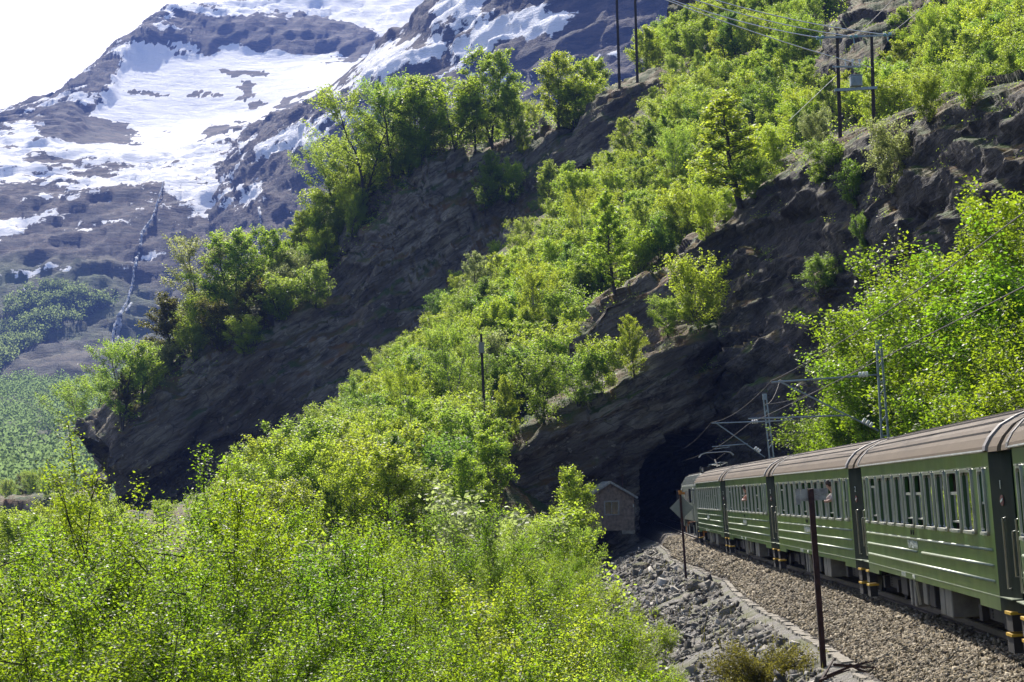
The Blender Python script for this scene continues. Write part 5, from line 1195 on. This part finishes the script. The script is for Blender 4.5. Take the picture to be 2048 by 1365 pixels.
T['birch'] = [gen_tree(200 + i, 9.0, 2.5, 0.08, 48, 14000, 0.155, 1 + (i == 2), 0.1, 0.38, 0.19, 0.85, 0.10, 1.0) for i in range(4)]
T['bush'] = [gen_tree(240 + i, 5.0, 2.2, 0.05, 42, 11000, 0.135, 4, 0.32, 0.5, 0.19, 0.95, 0.09, 1.0) for i in range(4)]
T['open'] = [gen_tree(280 + i, 11.0, 4.6, 0.12, 46, 14000, 0.175, 2, 0.2, 0.62, 0.24, 0.75, 0.13, 1.6) for i in range(3)]
T['spire'] = [gen_tree(300 + i, 10.0, 1.7, 0.08, 48, 10000, 0.155, 1, 0.05, 0.25, 0.16, 0.7, 0.10, 0.9) for i in range(2)]
T['young'] = T['bush'][::-1]  # the same leafy bushes again, meshes in reverse order
KIND = {'near': ('alder_tree', 'tree'), 'shrub': ('alder_shrub', 'shrub'), 'bank': ('bank_bush', 'bush'), 'birch': ('birch_tree', 'tree'), 'bush': ('leafy_bush', 'bush'), 'young': ('leafy_bush_alt', 'tree'), 'open': ('open_birch', 'tree'), 'spire': ('slender_birch', 'tree')}
TREE_COUNT = [0]
def put_tree(kind, base, height, mat, label, group=None, sx=1.0, var=None, bark=None, lean=0.06):
    src = T[kind][R.randrange(len(T[kind])) if var is None else var % len(T[kind])]; nm, cat = KIND[kind]; s = height / src['H']
    root = empty(nm, tuple(base), (R.gauss(0, lean), R.gauss(0, lean), R.uniform(0, 6.28))); root.scale = (s * sx, s * sx, s)
    for part in ('trunk', 'crown'):
        o = link(part, src[part], root)
        mt = (M[mat] if part == 'crown' else (M[bark] if bark else None))
        if mt is not None: o.material_slots[0].link = 'OBJECT'; o.material_slots[0].material = mt
    tag(root, label, cat, group); TREE_COUNT[0] += 1
    return root
def ground_at(X, Y):
    return float(hill_z(np.array([X]), np.array([Y]))[0])
def tree_top(px, py, D, kind, mat, label, group=None, sx=1.0, var=None, sink=0.0):
    """a tree on the near slope whose top is seen at a pixel"""
    t = P(px, py, D); gz = ground_at(t[0], t[1]) - sink; h = max(1.0, t[2] - gz)
    return put_tree(kind, (t[0], t[1], gz - 0.1), h * 0.985, mat, label, group, sx, var, None, 0.03)
def tree_on(p, px, py, h, kind, mat, label, group=None, sx=1.0, var=None, bark=None, rad=12, lean=0.05):
    v = p.V[on_patch(p, px, py, rad)]; return put_tree(kind, v - np.array([0, 0, 0.3]), h, mat, label, group, sx, var, bark, lean)
MIX = ['leaf_bright', 'leaf_bright', 'leaf_mid', 'leaf_mid', 'leaf_bright', 'leaf_deep']

TONE = {'leaf_bright': 'bright yellow-green', 'leaf_mid': 'mid green', 'leaf_deep': 'dark green', 'leaf_pale': 'pale silvery', 'leaf_olive': 'olive', 'leaf_rust': 'brownish'}
ORD = 'first second third fourth fifth sixth seventh eighth ninth tenth eleventh twelfth thirteenth fourteenth fifteenth sixteenth seventeenth eighteenth nineteenth twentieth twenty-first twenty-second twenty-third twenty-fourth'.split()
# ---- foreground alders and shrubs, below the line
g_fg = 'alders filling the foreground slope'
fg = [(360, 935, 30, 'foreground alder whose top rises highest against the overhanging crag'), (150, 1060, 27, None), (20, 1110, 26, None), (250, 1010, 33, None), (500, 985, 34, None), (60, 1180, 22, None),
      (430, 1060, 26, None), (620, 1010, 37, None), (560, 1090, 29, None), (300, 1130, 24, None), (720, 1060, 36, None), (170, 1230, 21, None), (700, 1150, 29, None), (850, 1090, 40, None), (480, 1190, 24, None),
      (800, 1010, 46, None), (640, 1230, 26, None), (350, 1260, 21, None), (880, 1200, 33, None), (-60, 1140, 25, None), (95, 1080, 36, None), (780, 1270, 28, None), (960, 1130, 45, None)]
fg.sort(key=lambda q: q[0])
for k, (x, y, D, l) in enumerate(fg):
    tree_top(x, y, D, 'near', ['leaf_near', 'leaf_near_deep', 'leaf_near'][k % 3], l or f'foreground alder, {ORD[k]} from the left in the glossy thicket below the line', g_fg, R.uniform(0.95, 1.2), k)
sh = [(1060, 1120, 52), (1105, 1095, 62), (1135, 1120, 75), (1030, 1040, 60), (1130, 1180, 46), (1000, 1190, 40), (1195, 1165, 62), (1080, 1240, 38), (1180, 1230, 44), (960, 1260, 35), (1225, 1215, 52), (1100, 1310, 35), (1220, 1290, 42), (1010, 1310, 33),
      (1290, 1250, 50), (1300, 1310, 44), (1180, 1340, 37), (900, 1310, 31), (1340, 1345, 44), (1250, 1345, 40)]
sh.sort(key=lambda q: q[0])
for k, (x, y, D) in enumerate(sh):
    tree_top(x, y, D, 'near' if D > 50 else 'shrub', ['leaf_near', 'leaf_bright', 'leaf_near'][k % 3], f'leafy shrub, {ORD[k]} from the left in the thicket beside the rubble slope', 'shrubs left of the rubble slope', R.uniform(0.9, 1.2), k)
tree_top(1138, 915, 140, 'birch', 'leaf_bright', 'yellow-green birch standing in front of the hut', None, 1.0, 1)
tree_top(1168, 1050, 125, 'bush', 'leaf_mid', 'bush half hiding the hut wall', None, 0.75, 0)
tree_top(1105, 1010, 110, 'bush', 'leaf_bright', 'low bush below the hut, left of its window', None, 1.2, 1)
tree_top(945, 995, 85, 'bush', 'leaf_pale', 'pale whitish-green willow in the middle of the thicket', None, 1.2, 2)
# ---- dense wood of the gully
def scatter(p, poly, n, kinds, hr, mats, where, group, mind, sx=(0.85, 1.15), barks=None, ymax=1e9):
    ins = np.where(in_poly(p.px, p.py, poly) & (p.V[:, 1] < ymax))[0]; R.shuffle(l_ := list(ins)); got = []; same = {}
    for k in l_:
        v = p.V[k]
        if got and np.min(np.linalg.norm(np.array(got) - v, axis=1)) < mind * R.uniform(0.7, 1.3): continue
        h = R.uniform(*hr); kd = R.choice(kinds)
        if not shows(v, h): continue
        got.append(v); mt = R.choice(mats)
        lab = ('tall ' if h > (hr[0] + hr[1]) / 2 else 'small ') + TONE[mt] + (' bush ' if kd == 'bush' else ' leafy bush ' if kd == 'young' else ' birch ') + where
        o_ = put_tree(kd, v - np.array([0, 0, 0.35]), h * (0.8 if kd in ('bush', 'young') else 1), mt, lab, group, R.uniform(*sx), None, barks); same.setdefault(lab, []).append((p.px[k], len(got), o_))
        if len(got) >= n: break
    for lab, lst in same.items():
        for i, (_, _, o_) in enumerate(sorted(lst, key=lambda t: t[:2])):
            if len(lst) > 1: o_['label'] = lab + ', ' + (ORD[i] if i < len(ORD) else str(i + 1) + 'th') + ' from left'
    return got
scatter(band, [(430,1060),(560,1010),(720,930),(870,760),(960,650),(1060,570),(1010,700),(1000,900),(990,1060),(900,1110),(760,1110),(560,1100)], 120, ['young', 'birch', 'bush'], (4.2, 7), MIX, 'in the lower gully wood', 'trees of the lower gully wood', 2.9, (1.0, 1.35), None, 345)
scatter(band, [(960,640),(1070,570),(1130,460),(1210,365),(1300,290),(1420,300),(1560,330),(1480,420),(1370,500),(1290,560),(1200,610),(1150,670),(1170,760),(1040,840),(1000,760)], 150, ['young', 'birch', 'bush', 'birch'], (4.6, 7.8), MIX, 'in the upper gully wood', 'trees of the upper gully wood', 2.9, (1.0, 1.35), None, 345)
scatter(band, [(560,1010),(660,880),(740,770),(850,680),(910,580),(1000,500),(1060,410),(1110,350),(1190,400),(1165,450),(1080,600),(980,700),(900,810),(780,960)], 120, ['young', 'bush'], (3.4, 6.0), MIX, 'on the gully wood margin', 'low trees on the margin of the gully wood', 2.2, (1.1, 1.4), None, 350)
scatter(band, [(1290,250),(1420,190),(1560,170),(1640,200),(1600,300),(1440,290),(1320,290)], 46, ['young', 'birch', 'bush'], (5, 8), MIX, 'below the pole bluff', 'trees below the pole bluff', 3.4, (1.0, 1.3), None, 345)
scatter(band, [(1300,140),(1340,40),(1400,-40),(1700,-40),(1640,60),(1600,170),(1500,130),(1400,125)], 70, ['young', 'birch'], (5.5, 9), MIX, 'behind the pale power lines', 'trees under the power lines', 3.6, (1.0, 1.35), None, 385)
scatter(band, [(1690,300),(1650,230),(1740,150),(1900,20),(2080,-60),(2100,190),(1900,230),(1760,280)], 95, ['young', 'birch', 'bush'], (4.5, 7.5), MIX, 'behind the transformer poles', 'trees behind the transformer poles', 3.2, (1.0, 1.35), None, 345)
scatter(band, [(230,1130),(300,1060),(470,1010),(620,930),(720,960),(640,1060),(300,1140)], 34, ['young', 'bush'], (2.6, 4.2), MIX, 'at the foot of the far crag', 'trees at the foot of the far crag', 4.0)
# ---- named trees on the crags
def many(lst, p):
    for (x, y, h, kind, mat, sx, label) in lst: tree_on(p, x, y, h, kind, mat, label, None, sx, None, None, 14, 0.03)
many([(1470, 412, 11.0, 'spire', 'leaf_bright', 1.9, 'tall full birch standing on the rim of the tunnel crag'), (1400, 478, 4.5, 'bush', 'leaf_bright', 0.8, 'bright hanging bush left of the tall rim birch'),
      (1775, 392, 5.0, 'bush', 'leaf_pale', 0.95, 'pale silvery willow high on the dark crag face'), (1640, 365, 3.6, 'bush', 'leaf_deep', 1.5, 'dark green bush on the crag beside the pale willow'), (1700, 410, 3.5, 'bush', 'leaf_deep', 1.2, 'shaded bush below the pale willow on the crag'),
      (1400, 645, 6.0, 'bush', 'leaf_bright', 1.15, 'round bright bush on the ledge over the tunnel'), (1335, 660, 3.5, 'bush', 'leaf_mid', 1.2, 'small bush at the outer end of the tunnel ledge'), (1260, 745, 5.5, 'birch', 'leaf_bright', 0.9, 'slender bright birch on the ledge left above the tunnel'),
      (1210, 775, 4.5, 'bush', 'leaf_bright', 1.2, 'bright bush on the rim of the lower rock band'), (1150, 800, 4.5, 'bush', 'leaf_mid', 1.2, 'mid green bush on the lower rim left of the bright one'), (1080, 835, 5.5, 'bush', 'leaf_deep', 1.0, 'dark rounded bush at the low end of the rock rim'),
      (1020, 870, 6.0, 'birch', 'leaf_bright', 0.9, 'yellow-green birch at the toe of the tunnel crag'), (1225, 575, 10.5, 'spire', 'leaf_bright', 1.2, 'spire-shaped bright birch rising from the wood beside the upper rock'),
      (1625, 290, 3.6, 'bush', 'leaf_pale', 1.0, 'pale bush left of the transformer poles'), (1545, 335, 4.5, 'bush', 'leaf_bright', 1.1, 'bright bush at the upper corner of the tunnel crag'), (1850, 235, 3.5, 'bush', 'leaf_mid', 1.2, 'bush on the straw-coloured rim right of the transformer poles'),
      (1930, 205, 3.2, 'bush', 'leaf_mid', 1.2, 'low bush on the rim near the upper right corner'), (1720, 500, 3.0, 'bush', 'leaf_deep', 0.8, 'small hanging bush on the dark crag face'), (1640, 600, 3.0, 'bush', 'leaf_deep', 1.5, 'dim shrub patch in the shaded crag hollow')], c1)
tree_on(c1, 1445, 435, 3.2, 'bush', 'leaf_bright', 'low bush at the foot of the tall rim birch', None, 1.3)
tree_on(c1, 1500, 400, 3.4, 'bush', 'leaf_mid', 'low bush right of the tall rim birch', None, 1.3)
tree_on(band, 1000, 790, 6.0, 'bush', 'leaf_pale', 'pale whitish willow beside the slim pole with the box', None, 1.0, None, None, 14)
for (x, y, h, mt, l) in ((1060, 700, 9.5, 'leaf_bright', 'tall feathery birch in the middle of the gully wood'), (900, 830, 9.0, 'leaf_mid', 'tall feathery birch low in the gully wood left of the slim pole'), (1170, 520, 9.0, 'leaf_bright', 'tall feathery birch high in the gully wood'), (1330, 400, 9.0, 'leaf_mid', 'tall feathery birch behind the rim of the tunnel crag'),
                          (1560, 150, 9.5, 'leaf_bright', 'tall feathery birch below the pale power lines'), (1850, 130, 8.0, 'leaf_bright', 'tall feathery birch up behind the transformer poles'), (820, 900, 8.0, 'leaf_bright', 'tall yellow-green birch at the low left of the gully wood')):
    tree_on(band, x, y, h, 'open', mt, l, None, 0.8, None, 'bark_pale', 14)
tree_on(band, 1120, 430, 8.5, 'birch', 'leaf_mid', 'birch at the gully head beside the far crag', None, 1.0, None, None, 14)
tree_on(band, 950, 640, 9.0, 'birch', 'leaf_pale', 'pale tall tree where the wood meets the far crag', None, 1.0, None, None, 14)
crest = [(190, 905, 13.4, 'open', 'leaf_mid', 1.23, 'leaning leafy tree on the nose of the overhanging crag'), (235, 850, 13.4, 'open', 'leaf_mid', 1.12, 'second tree up from the nose of the overhanging crag'), (285, 800, 10.1, 'birch', 'leaf_bright', 1.34, 'bright small birch above the nose of the crag'),
         (330, 730, 12.3, 'birch', 'leaf_olive', 1.34, 'olive-tinted tree on the lower crest of the far crag'), (390, 660, 15.7, 'open', 'leaf_pale', 1.12, 'pale airy tree standing out against the blue mountain'), (470, 630, 14.6, 'birch', 'leaf_mid', 1.46, 'full green tree right of the pale airy one on the crest'),
         (440, 690, 7.5, 'bush', 'leaf_olive', 1.1, 'olive budding bush on the lower crest'), (535, 590, 12.3, 'birch', 'leaf_bright', 1.23, 'bright tree halfway up the far crest'), (600, 530, 10.1, 'birch', 'leaf_bright', 1.23, 'bright tree left of the brown bare slope'),
         (650, 480, 9.0, 'bush', 'leaf_bright', 1.46, 'bright bush under the large open-branched tree'), (720, 400, 19.0, 'open', 'leaf_mid', 1.12, 'large open-branched birch on the shoulder of the far crag'), (680, 430, 14.6, 'open', 'leaf_mid', 1.01, 'leafy tree leaning left below the large open birch'),
         (775, 350, 16.8, 'open', 'leaf_mid', 1.01, 'branching birch right of the large open one'), (820, 320, 15.7, 'birch', 'leaf_pale', 1.34, 'grey-green dense birch on the summit of the far crag'), (860, 300, 14.6, 'birch', 'leaf_mid', 1.34, 'mid green birch near the summit of the far crag'),
         (920, 292, 10.1, 'bush', 'leaf_bright', 1.46, 'bright bush on the summit edge of the far crag'), (985, 282, 16.8, 'birch', 'leaf_mid', 1.23, 'tallest pointed birch on the summit skyline'), (1020, 270, 10.1, 'birch', 'leaf_bright', 1.23, 'shorter birch right of the tallest pointed one'),
         (955, 290, 12.3, 'birch', 'leaf_mid', 1.12, 'birch left of the tallest pointed one'), (1120, 240, 12.3, 'birch', 'leaf_bright', 1.34, 'round bright birch left below the skyline poles'), (1165, 232, 11.2, 'birch', 'leaf_bright', 1.34, 'bright yellow-green birch under the skyline poles'), (1150, 250, 7.8, 'bush', 'leaf_bright', 1.57, 'low bright bush at the foot of the skyline birches'),
         (1190, 210, 10.1, 'birch', 'leaf_mid', 1.12, 'slim birch just left of the skyline poles'), (980, 420, 11.2, 'birch', 'leaf_deep', 1.01, 'dark green birch on the face of the far crag'), (1015, 400, 6.7, 'bush', 'leaf_bright', 1.01, 'small bright tree on the face of the far crag'), (1100, 430, 10.1, 'birch', 'leaf_mid', 1.12, 'birch on the right flank of the far crag'),
         (1045, 300, 6.7, 'birch', 'leaf_bright', 0.9, 'small upright birch below the summit skyline'), (560, 640, 6.7, 'bush', 'leaf_mid', 1.46, 'bush on the lower edge of the brown slope'), (640, 610, 6.7, 'bush', 'leaf_mid', 1.34, 'bush on the rim of the overhanging face'), (480, 700, 5.6, 'bush', 'leaf_bright', 1.34, 'bright bush on the rim above the pale stained face')]
many(crest, c2)
scatter(c2, [(225,890),(285,790),(370,690),(460,625),(560,560),(640,480),(640,560),(540,650),(420,735),(310,815)], 55, ['bush', 'birch', 'bush'], (6, 10), ['leaf_mid', 'leaf_bright', 'leaf_bright', 'leaf_mid', 'leaf_pale', 'leaf_olive'], 'on the lower crest of the far crag', 'trees along the lower crest', 4.0)
scatter(c2, [(640,470),(760,365),(860,300),(960,285),(1080,252),(1080,262),(960,300),(860,315),(780,390),(700,470)], 26, ['bush', 'birch'], (5, 9), ['leaf_mid', 'leaf_bright', 'leaf_pale'], 'on the summit crest of the far crag', 'trees along the summit crest', 4.0)
scatter(oc1 if False else c2, [(1100,262),(1200,240),(1310,215),(1310,240),(1200,265)], 8, ['bush'], (4, 6), MIX, 'on the dark slope below the skyline poles', 'bushes below the skyline poles', 3.0)
scatter(c2, [(540,600),(640,495),(740,385),(850,300),(855,335),(745,440),(665,530),(560,630)], 30, ['birch', 'young', 'open'], (6, 10.5), ['leaf_bright', 'leaf_mid', 'leaf_bright'], 'on the upper shoulder of the far crag', 'trees on the shoulder of the far crag', 3.6)
pt = oc1; scatter(pt, [(1290,190),(1400,155),(1500,140),(1510,150),(1400,170)], 5, ['bush', 'birch'], (5, 7), MIX, 'on top of the pole bluff', 'trees on the pole bluff', 4.0)
tree_on(band, 1285, 150, 11, 'birch', 'leaf_bright', 'tall bright birch beside the skyline poles', None, 1.1, None, None, 20)
scatter(oc4, [(-100,985),(215,975),(225,1012),(100,1022),(-100,1030)], 34, ['bush'], (4, 7), ['leaf_mid', 'leaf_mid', 'leaf_olive'], 'on top of the low knoll', 'bushes on the low knoll', 3.5)
scatter(band, [(-80,1130),(200,1085),(260,1140),(0,1210),(-80,1230)], 16, ['bush'], (4, 6.5), MIX, 'on the low ground at the left edge', 'bushes at the left edge', 3.0)
tree_on(oc4, 10, 1130, 9, 'bush', 'leaf_deep', 'dark bush at the left edge below the knoll', None, 0.8)
# ---- bank bushes behind the train
bank_n = 0
BK = sorted([(2030, 395, 84), (1990, 450, 88), (1930, 500, 90), (1880, 520, 94), (1840, 560, 100), (1790, 610, 104), (2040, 520, 78), (1960, 580, 82), (1880, 640, 88), (1810, 690, 102), (1760, 700, 106), (1740, 660, 110), (2050, 640, 72), (1960, 700, 78), (1870, 740, 86), (1790, 780, 101), (1700, 790, 108), (1660, 850, 116), (2060, 740, 68), (1980, 780, 74), (1720, 850, 108)], key=lambda q: q[0])
for k, (x, y, D) in enumerate(BK):
    t = P(x, y, D); gz = ground_at(t[0], t[1]); h = np.clip(t[2] - gz, 2.2, 8.0)
    put_tree('bank', (t[0], t[1], t[2] - h), h, 'leaf_near' if k % 3 else 'leaf_near_deep', f'leafy bush, {ORD[k]} from the left on the bank behind the carriages', 'bank bushes behind the carriages', R.uniform(1.0, 1.3), None, None, 0.03)

# ---- juniper-like shrub, twigs and debris in the lower right
def juniper():
    c = P(1530, 1365, 47.0); c[2] = ground_at(c[0], c[1]); root = empty('juniper_shrub', tuple(c)); root.scale = (1.2, 1.2, 1.15); tag(root, 'low olive-brown juniper shrub in front of the edging', 'shrub')
    g = np.random.default_rng(77); segs = []; pos = []
    for k in range(150):
        az = g.uniform(0, 6.28); el = g.uniform(0.25, 1.2); L_ = g.uniform(0.6, 1.35); d = np.array([np.cos(az)*np.cos(el)*1.15, np.sin(az)*np.cos(el), np.sin(el)*0.75]); t = np.linspace(0, 1, 4)[:, None]
        br = d * L_ * t + np.array([0, 0, -0.12]) * t**2 + g.normal(0, 0.03, (4, 3)); segs.append((br, np.array([0.014, 0.01, 0.006, 0.003])))
        n = 150; tt = g.uniform(0.45, 1.05, (n, 1)); pos.append(d * L_ * tt + g.normal(0, 0.06, (n, 3)))
    v, f = tubes_np(segs, 3); me = mesh_np('stems', v, f); me.materials.append(M['bark']); link('stems', me, root)
    V, Fq = leaf_cloud(np.concatenate(pos), np.full(150*150, 0.05), 0.2, 0.35); me = mesh_np('foliage', V, Fq); me.materials.append(M['leaf_olive']); link('foliage', me, root)
juniper()
for k, (a, b_) in enumerate((((1640,1365),(1668,1318)), ((1655,1352),(1748,1322)), ((1640,1362),(1700,1340)), ((1668,1330),(1752,1336)), ((1700,1330),(1735,1345)))):
    A = P(*a, 40.0); B = P(*b_, 41.0); A[2] = max(A[2], ground_at(A[0], A[1]) + 0.05); B[2] = max(B[2], TOE_Z + 0.05)
    o = MB().tube([A, (A + B) / 2 + np.array([0, 0, R.uniform(-0.03, 0.05)]), B], [0.03, 0.025, 0.012], 5).obj('dead_branch', M['rust']); tag(o, ['short upright reddish dead branch by the foot of the board signpost', 'longest reddish dead branch lying across the edging by the board signpost', 'lowest reddish dead branch at the bottom edge by the board signpost', 'flat reddish dead branch reaching farthest right over the edging', 'thin short reddish dead branch pointing down at the edging'][k], 'branch', 'dead branches by the signpost')
def weeds(name, pts, hgt, mat, label):
    n = len(pts); base = pts; tip = base + np.stack([rng.normal(0, 0.12, n), rng.normal(0, 0.12, n), np.full(n, 1.0)], 1) * (hgt * rng.uniform(0.5, 1.2, n))[:, None]
    w = np.stack([rng.normal(0, 1, n), rng.normal(0, 1, n), np.zeros(n)], 1); w /= np.linalg.norm(w, axis=1)[:, None]; w *= 0.008
    V = np.stack([base - w, base + w, tip], 1).reshape(-1, 3); me = mesh_np(name, V, np.arange(n*3).reshape(n, 3)); me.materials.append(mat); o = link(name, me); tag(o, label, 'grass', kind='stuff')
w0 = np.where((gy0 > 34) & (gy0 < 150) & (of0 > 0.3) & (of0 < 8), 1.0 / np.clip(gy0 / 45, 0.8, 4), 0)
wp, _, _ = sample_grid(near.G, 5000, None, w0); wp = wp[fbm(wp / 1.8 + 9, 2) > 0.12]
weeds('dry_grass', wp, 0.3, M['leaf_olive'], 'dry grass tufts among the rubble')
# ground cover of leaves between the trees
def cover(name, p, poly, n, size, hgt, mat, label, nzmin=0.3):
    ins = in_poly(p.px, p.py, poly).reshape(p.nv, p.nu)[:-1, :-1] & (p.n[:-1, :-1, 2] > nzmin) & (p.G[:-1, :-1, 1] < 390)
    if not ins.any(): return
    q, _, _ = sample_grid(p.G, n, None, ins.astype(float)); q = q[fbm(q / 4.0 + 2, 2) > -0.32]; q = q + np.stack([rng.normal(0, 0.2, len(q)), rng.normal(0, 0.2, len(q)), rng.random(len(q)) ** 1.5 * hgt], 1)
    V, Fq = leaf_cloud(q, np.full(len(q), size), 0.6); me = mesh_np(name, V, Fq); me.materials.append(M[mat]); tag(link(name, me), label, 'undergrowth', kind='stuff')
ALL = [(-400,-400),(2500,-400),(2500,2000),(-400,2000)]
cover('undergrowth', band, [(-100,1300),(300,1100),(560,985),(840,740),(1060,520),(1110,420),(1200,340),(1330,270),(1300,140),(1330,0),(1420,-60),(2100,-100),(2100,220),(1700,300),(1560,340),(1480,430),(1290,570),(1150,680),(1240,780),(1010,900),(1000,1040),(900,1200)], 95000, 0.26, 2.2, 'leaf_bright', 'leafy undergrowth covering the gully and upper slope', 0.1)
cover('undergrowth', c2, [(200,900),(280,790),(370,680),(460,615),(650,460),(860,290),(1300,200),(1300,240),(1080,270),(860,325),(700,520),(540,660),(420,745),(300,830)], 16000, 0.30, 1.8, 'leaf_mid', 'low scrub along the crest of the far crag', 0.45)
cq, _, _ = sample_grid(c1.G, 420, None, ((c1.n[:-1, :-1, 2] > 0.6) & (c1.G[:-1, :-1, 1] < 215)).astype(float)); cq = (cq[:, None] + rng.normal(0, 0.38, (len(cq), 34, 3)) * np.array([1, 1, 0.5]) + np.array([0, 0, 0.15])).reshape(-1, 3)
V, Fq = leaf_cloud(cq, np.full(len(cq), 0.13), 0.5); me = mesh_np('undergrowth', V, Fq); me.materials.append(M['leaf_mid']); tag(link('undergrowth', me), 'tufts of low scrub on the ledges of the tunnel crag', 'undergrowth', kind='stuff')
nearm = Patch(); nearm.__dict__.update(near.__dict__)
nw = np.where((toe_x(near.G[:-1, :-1, 1]) - near.G[:-1, :-1, 0] > 3.2) & (near.G[:-1, :-1, 1] > 20) & (toe_x(near.G[:-1, :-1, 1]) - near.G[:-1, :-1, 0] < 45), 1.0, 0) / np.clip(near.G[:-1, :-1, 1] / 40, 0.6, 4) ** 1.5
q, _, _ = sample_grid(near.G, 40000, None, nw); q = q + np.stack([0*q[:, 0], 0*q[:, 0], rng.random(len(q)) ** 1.5 * 1.3], 1)
V, Fq = leaf_cloud(q, 0.10 * np.clip(q[:, 1] / 45, 0.8, 2.2), 0.6); me = mesh_np('undergrowth', V, Fq); me.materials.append(M['leaf_bright']); tag(link('undergrowth', me), 'leafy undergrowth below the foreground alders', 'undergrowth', kind='stuff')
nw = np.where((near.G[:-1, :-1, 0] - track_x(near.G[:-1, :-1, 1]) > 4.2) & (near.G[:-1, :-1, 1] > 40) & (near.G[:-1, :-1, 1] < 140), 1.0, 0)
q, _, _ = sample_grid(near.G, 30000, None, nw); q = q + np.stack([0*q[:, 0], 0*q[:, 0], rng.random(len(q)) ** 1.5 * 1.6], 1)
V, Fq = leaf_cloud(q, np.full(len(q), 0.17), 0.6); me = mesh_np('undergrowth', V, Fq); me.materials.append(M['leaf_bright']); tag(link('undergrowth', me), 'leafy undergrowth on the bank behind the carriages', 'undergrowth', kind='stuff')

# ---- distant woods: uncountable, one mass each
def far_wood(name, p, poly, n, hgt, nl, leaf, mat, label, dens=None):
    """each crown a cloud of leaf flakes"""
    ins = in_poly(p.px, p.py, poly).reshape(p.nv, p.nu)[:-1, :-1].astype(float)
    ins = ins * np.clip(fbm(p.G[:-1, :-1] / 70 + 11, 3) * 2 + 0.75, 0, 1)
    q, _, _ = sample_grid(p.G, n, None, ins); hh = hgt * rng.uniform(0.55, 1.3, n)
    off = rng.normal(size=(n, nl, 3)); off /= np.linalg.norm(off, axis=2)[..., None]; off *= rng.random((n, nl, 1)) ** 0.35; off[..., 2] = np.where(off[..., 2] < -0.5, -0.5, off[..., 2])
    pos = q[:, None] + off * (hh[:, None, None] * np.array([0.36, 0.36, 0.5]) * rng.uniform(0.75, 1.25, (n, 1, 3))) + np.array([0, 0, 0.5]) * hh[:, None, None]
    V, Fq = leaf_cloud(pos.reshape(-1, 3), np.full(n * nl, leaf), 0.3, 0.8)
    me = mesh_np(name, V, Fq); me.materials.append(M[mat]); tag(link(name, me), label, 'wood', kind='stuff')
far_wood('distant_forest', apron, [(-80,720),(420,660),(420,1030),(-80,1060)], 1700, 15, 60, 1.45, 'leaf_far', 'hazy green wood covering the valley side below the mountain')
far_wood('distant_forest', m1, [(-60,660),(0,610),(90,580),(170,590),(230,610),(150,650),(60,700),(-60,790)], 1300, 12, 32, 2.0, 'leaf_far', 'patch of pale green wood high on the mountain shelf')
# ------------------------------------------------------------------ air
hz = MB().box(-2480, 2480, -320, 5150, -62, 1500)
hm = bpy.data.materials.new('haze_air'); hm.use_nodes = True; ht = hm.node_tree
for n_ in list(ht.nodes):
    if n_.type == 'BSDF_PRINCIPLED': ht.nodes.remove(n_)
pv = ht.nodes.new('ShaderNodeVolumePrincipled'); pv.inputs['Color'].default_value = (0.22, 0.36, 1.0, 1); pv.inputs['Density'].default_value = 0.0001
pv.inputs['Anisotropy'].default_value = 0.0
ht.links.new(pv.outputs[0], ht.nodes['Material Output'].inputs['Volume'])
hzo = hz.obj('haze', hm); tag(hzo, kind='stuff')
hzo['label'] = 'pale blue haze filling the valley air'
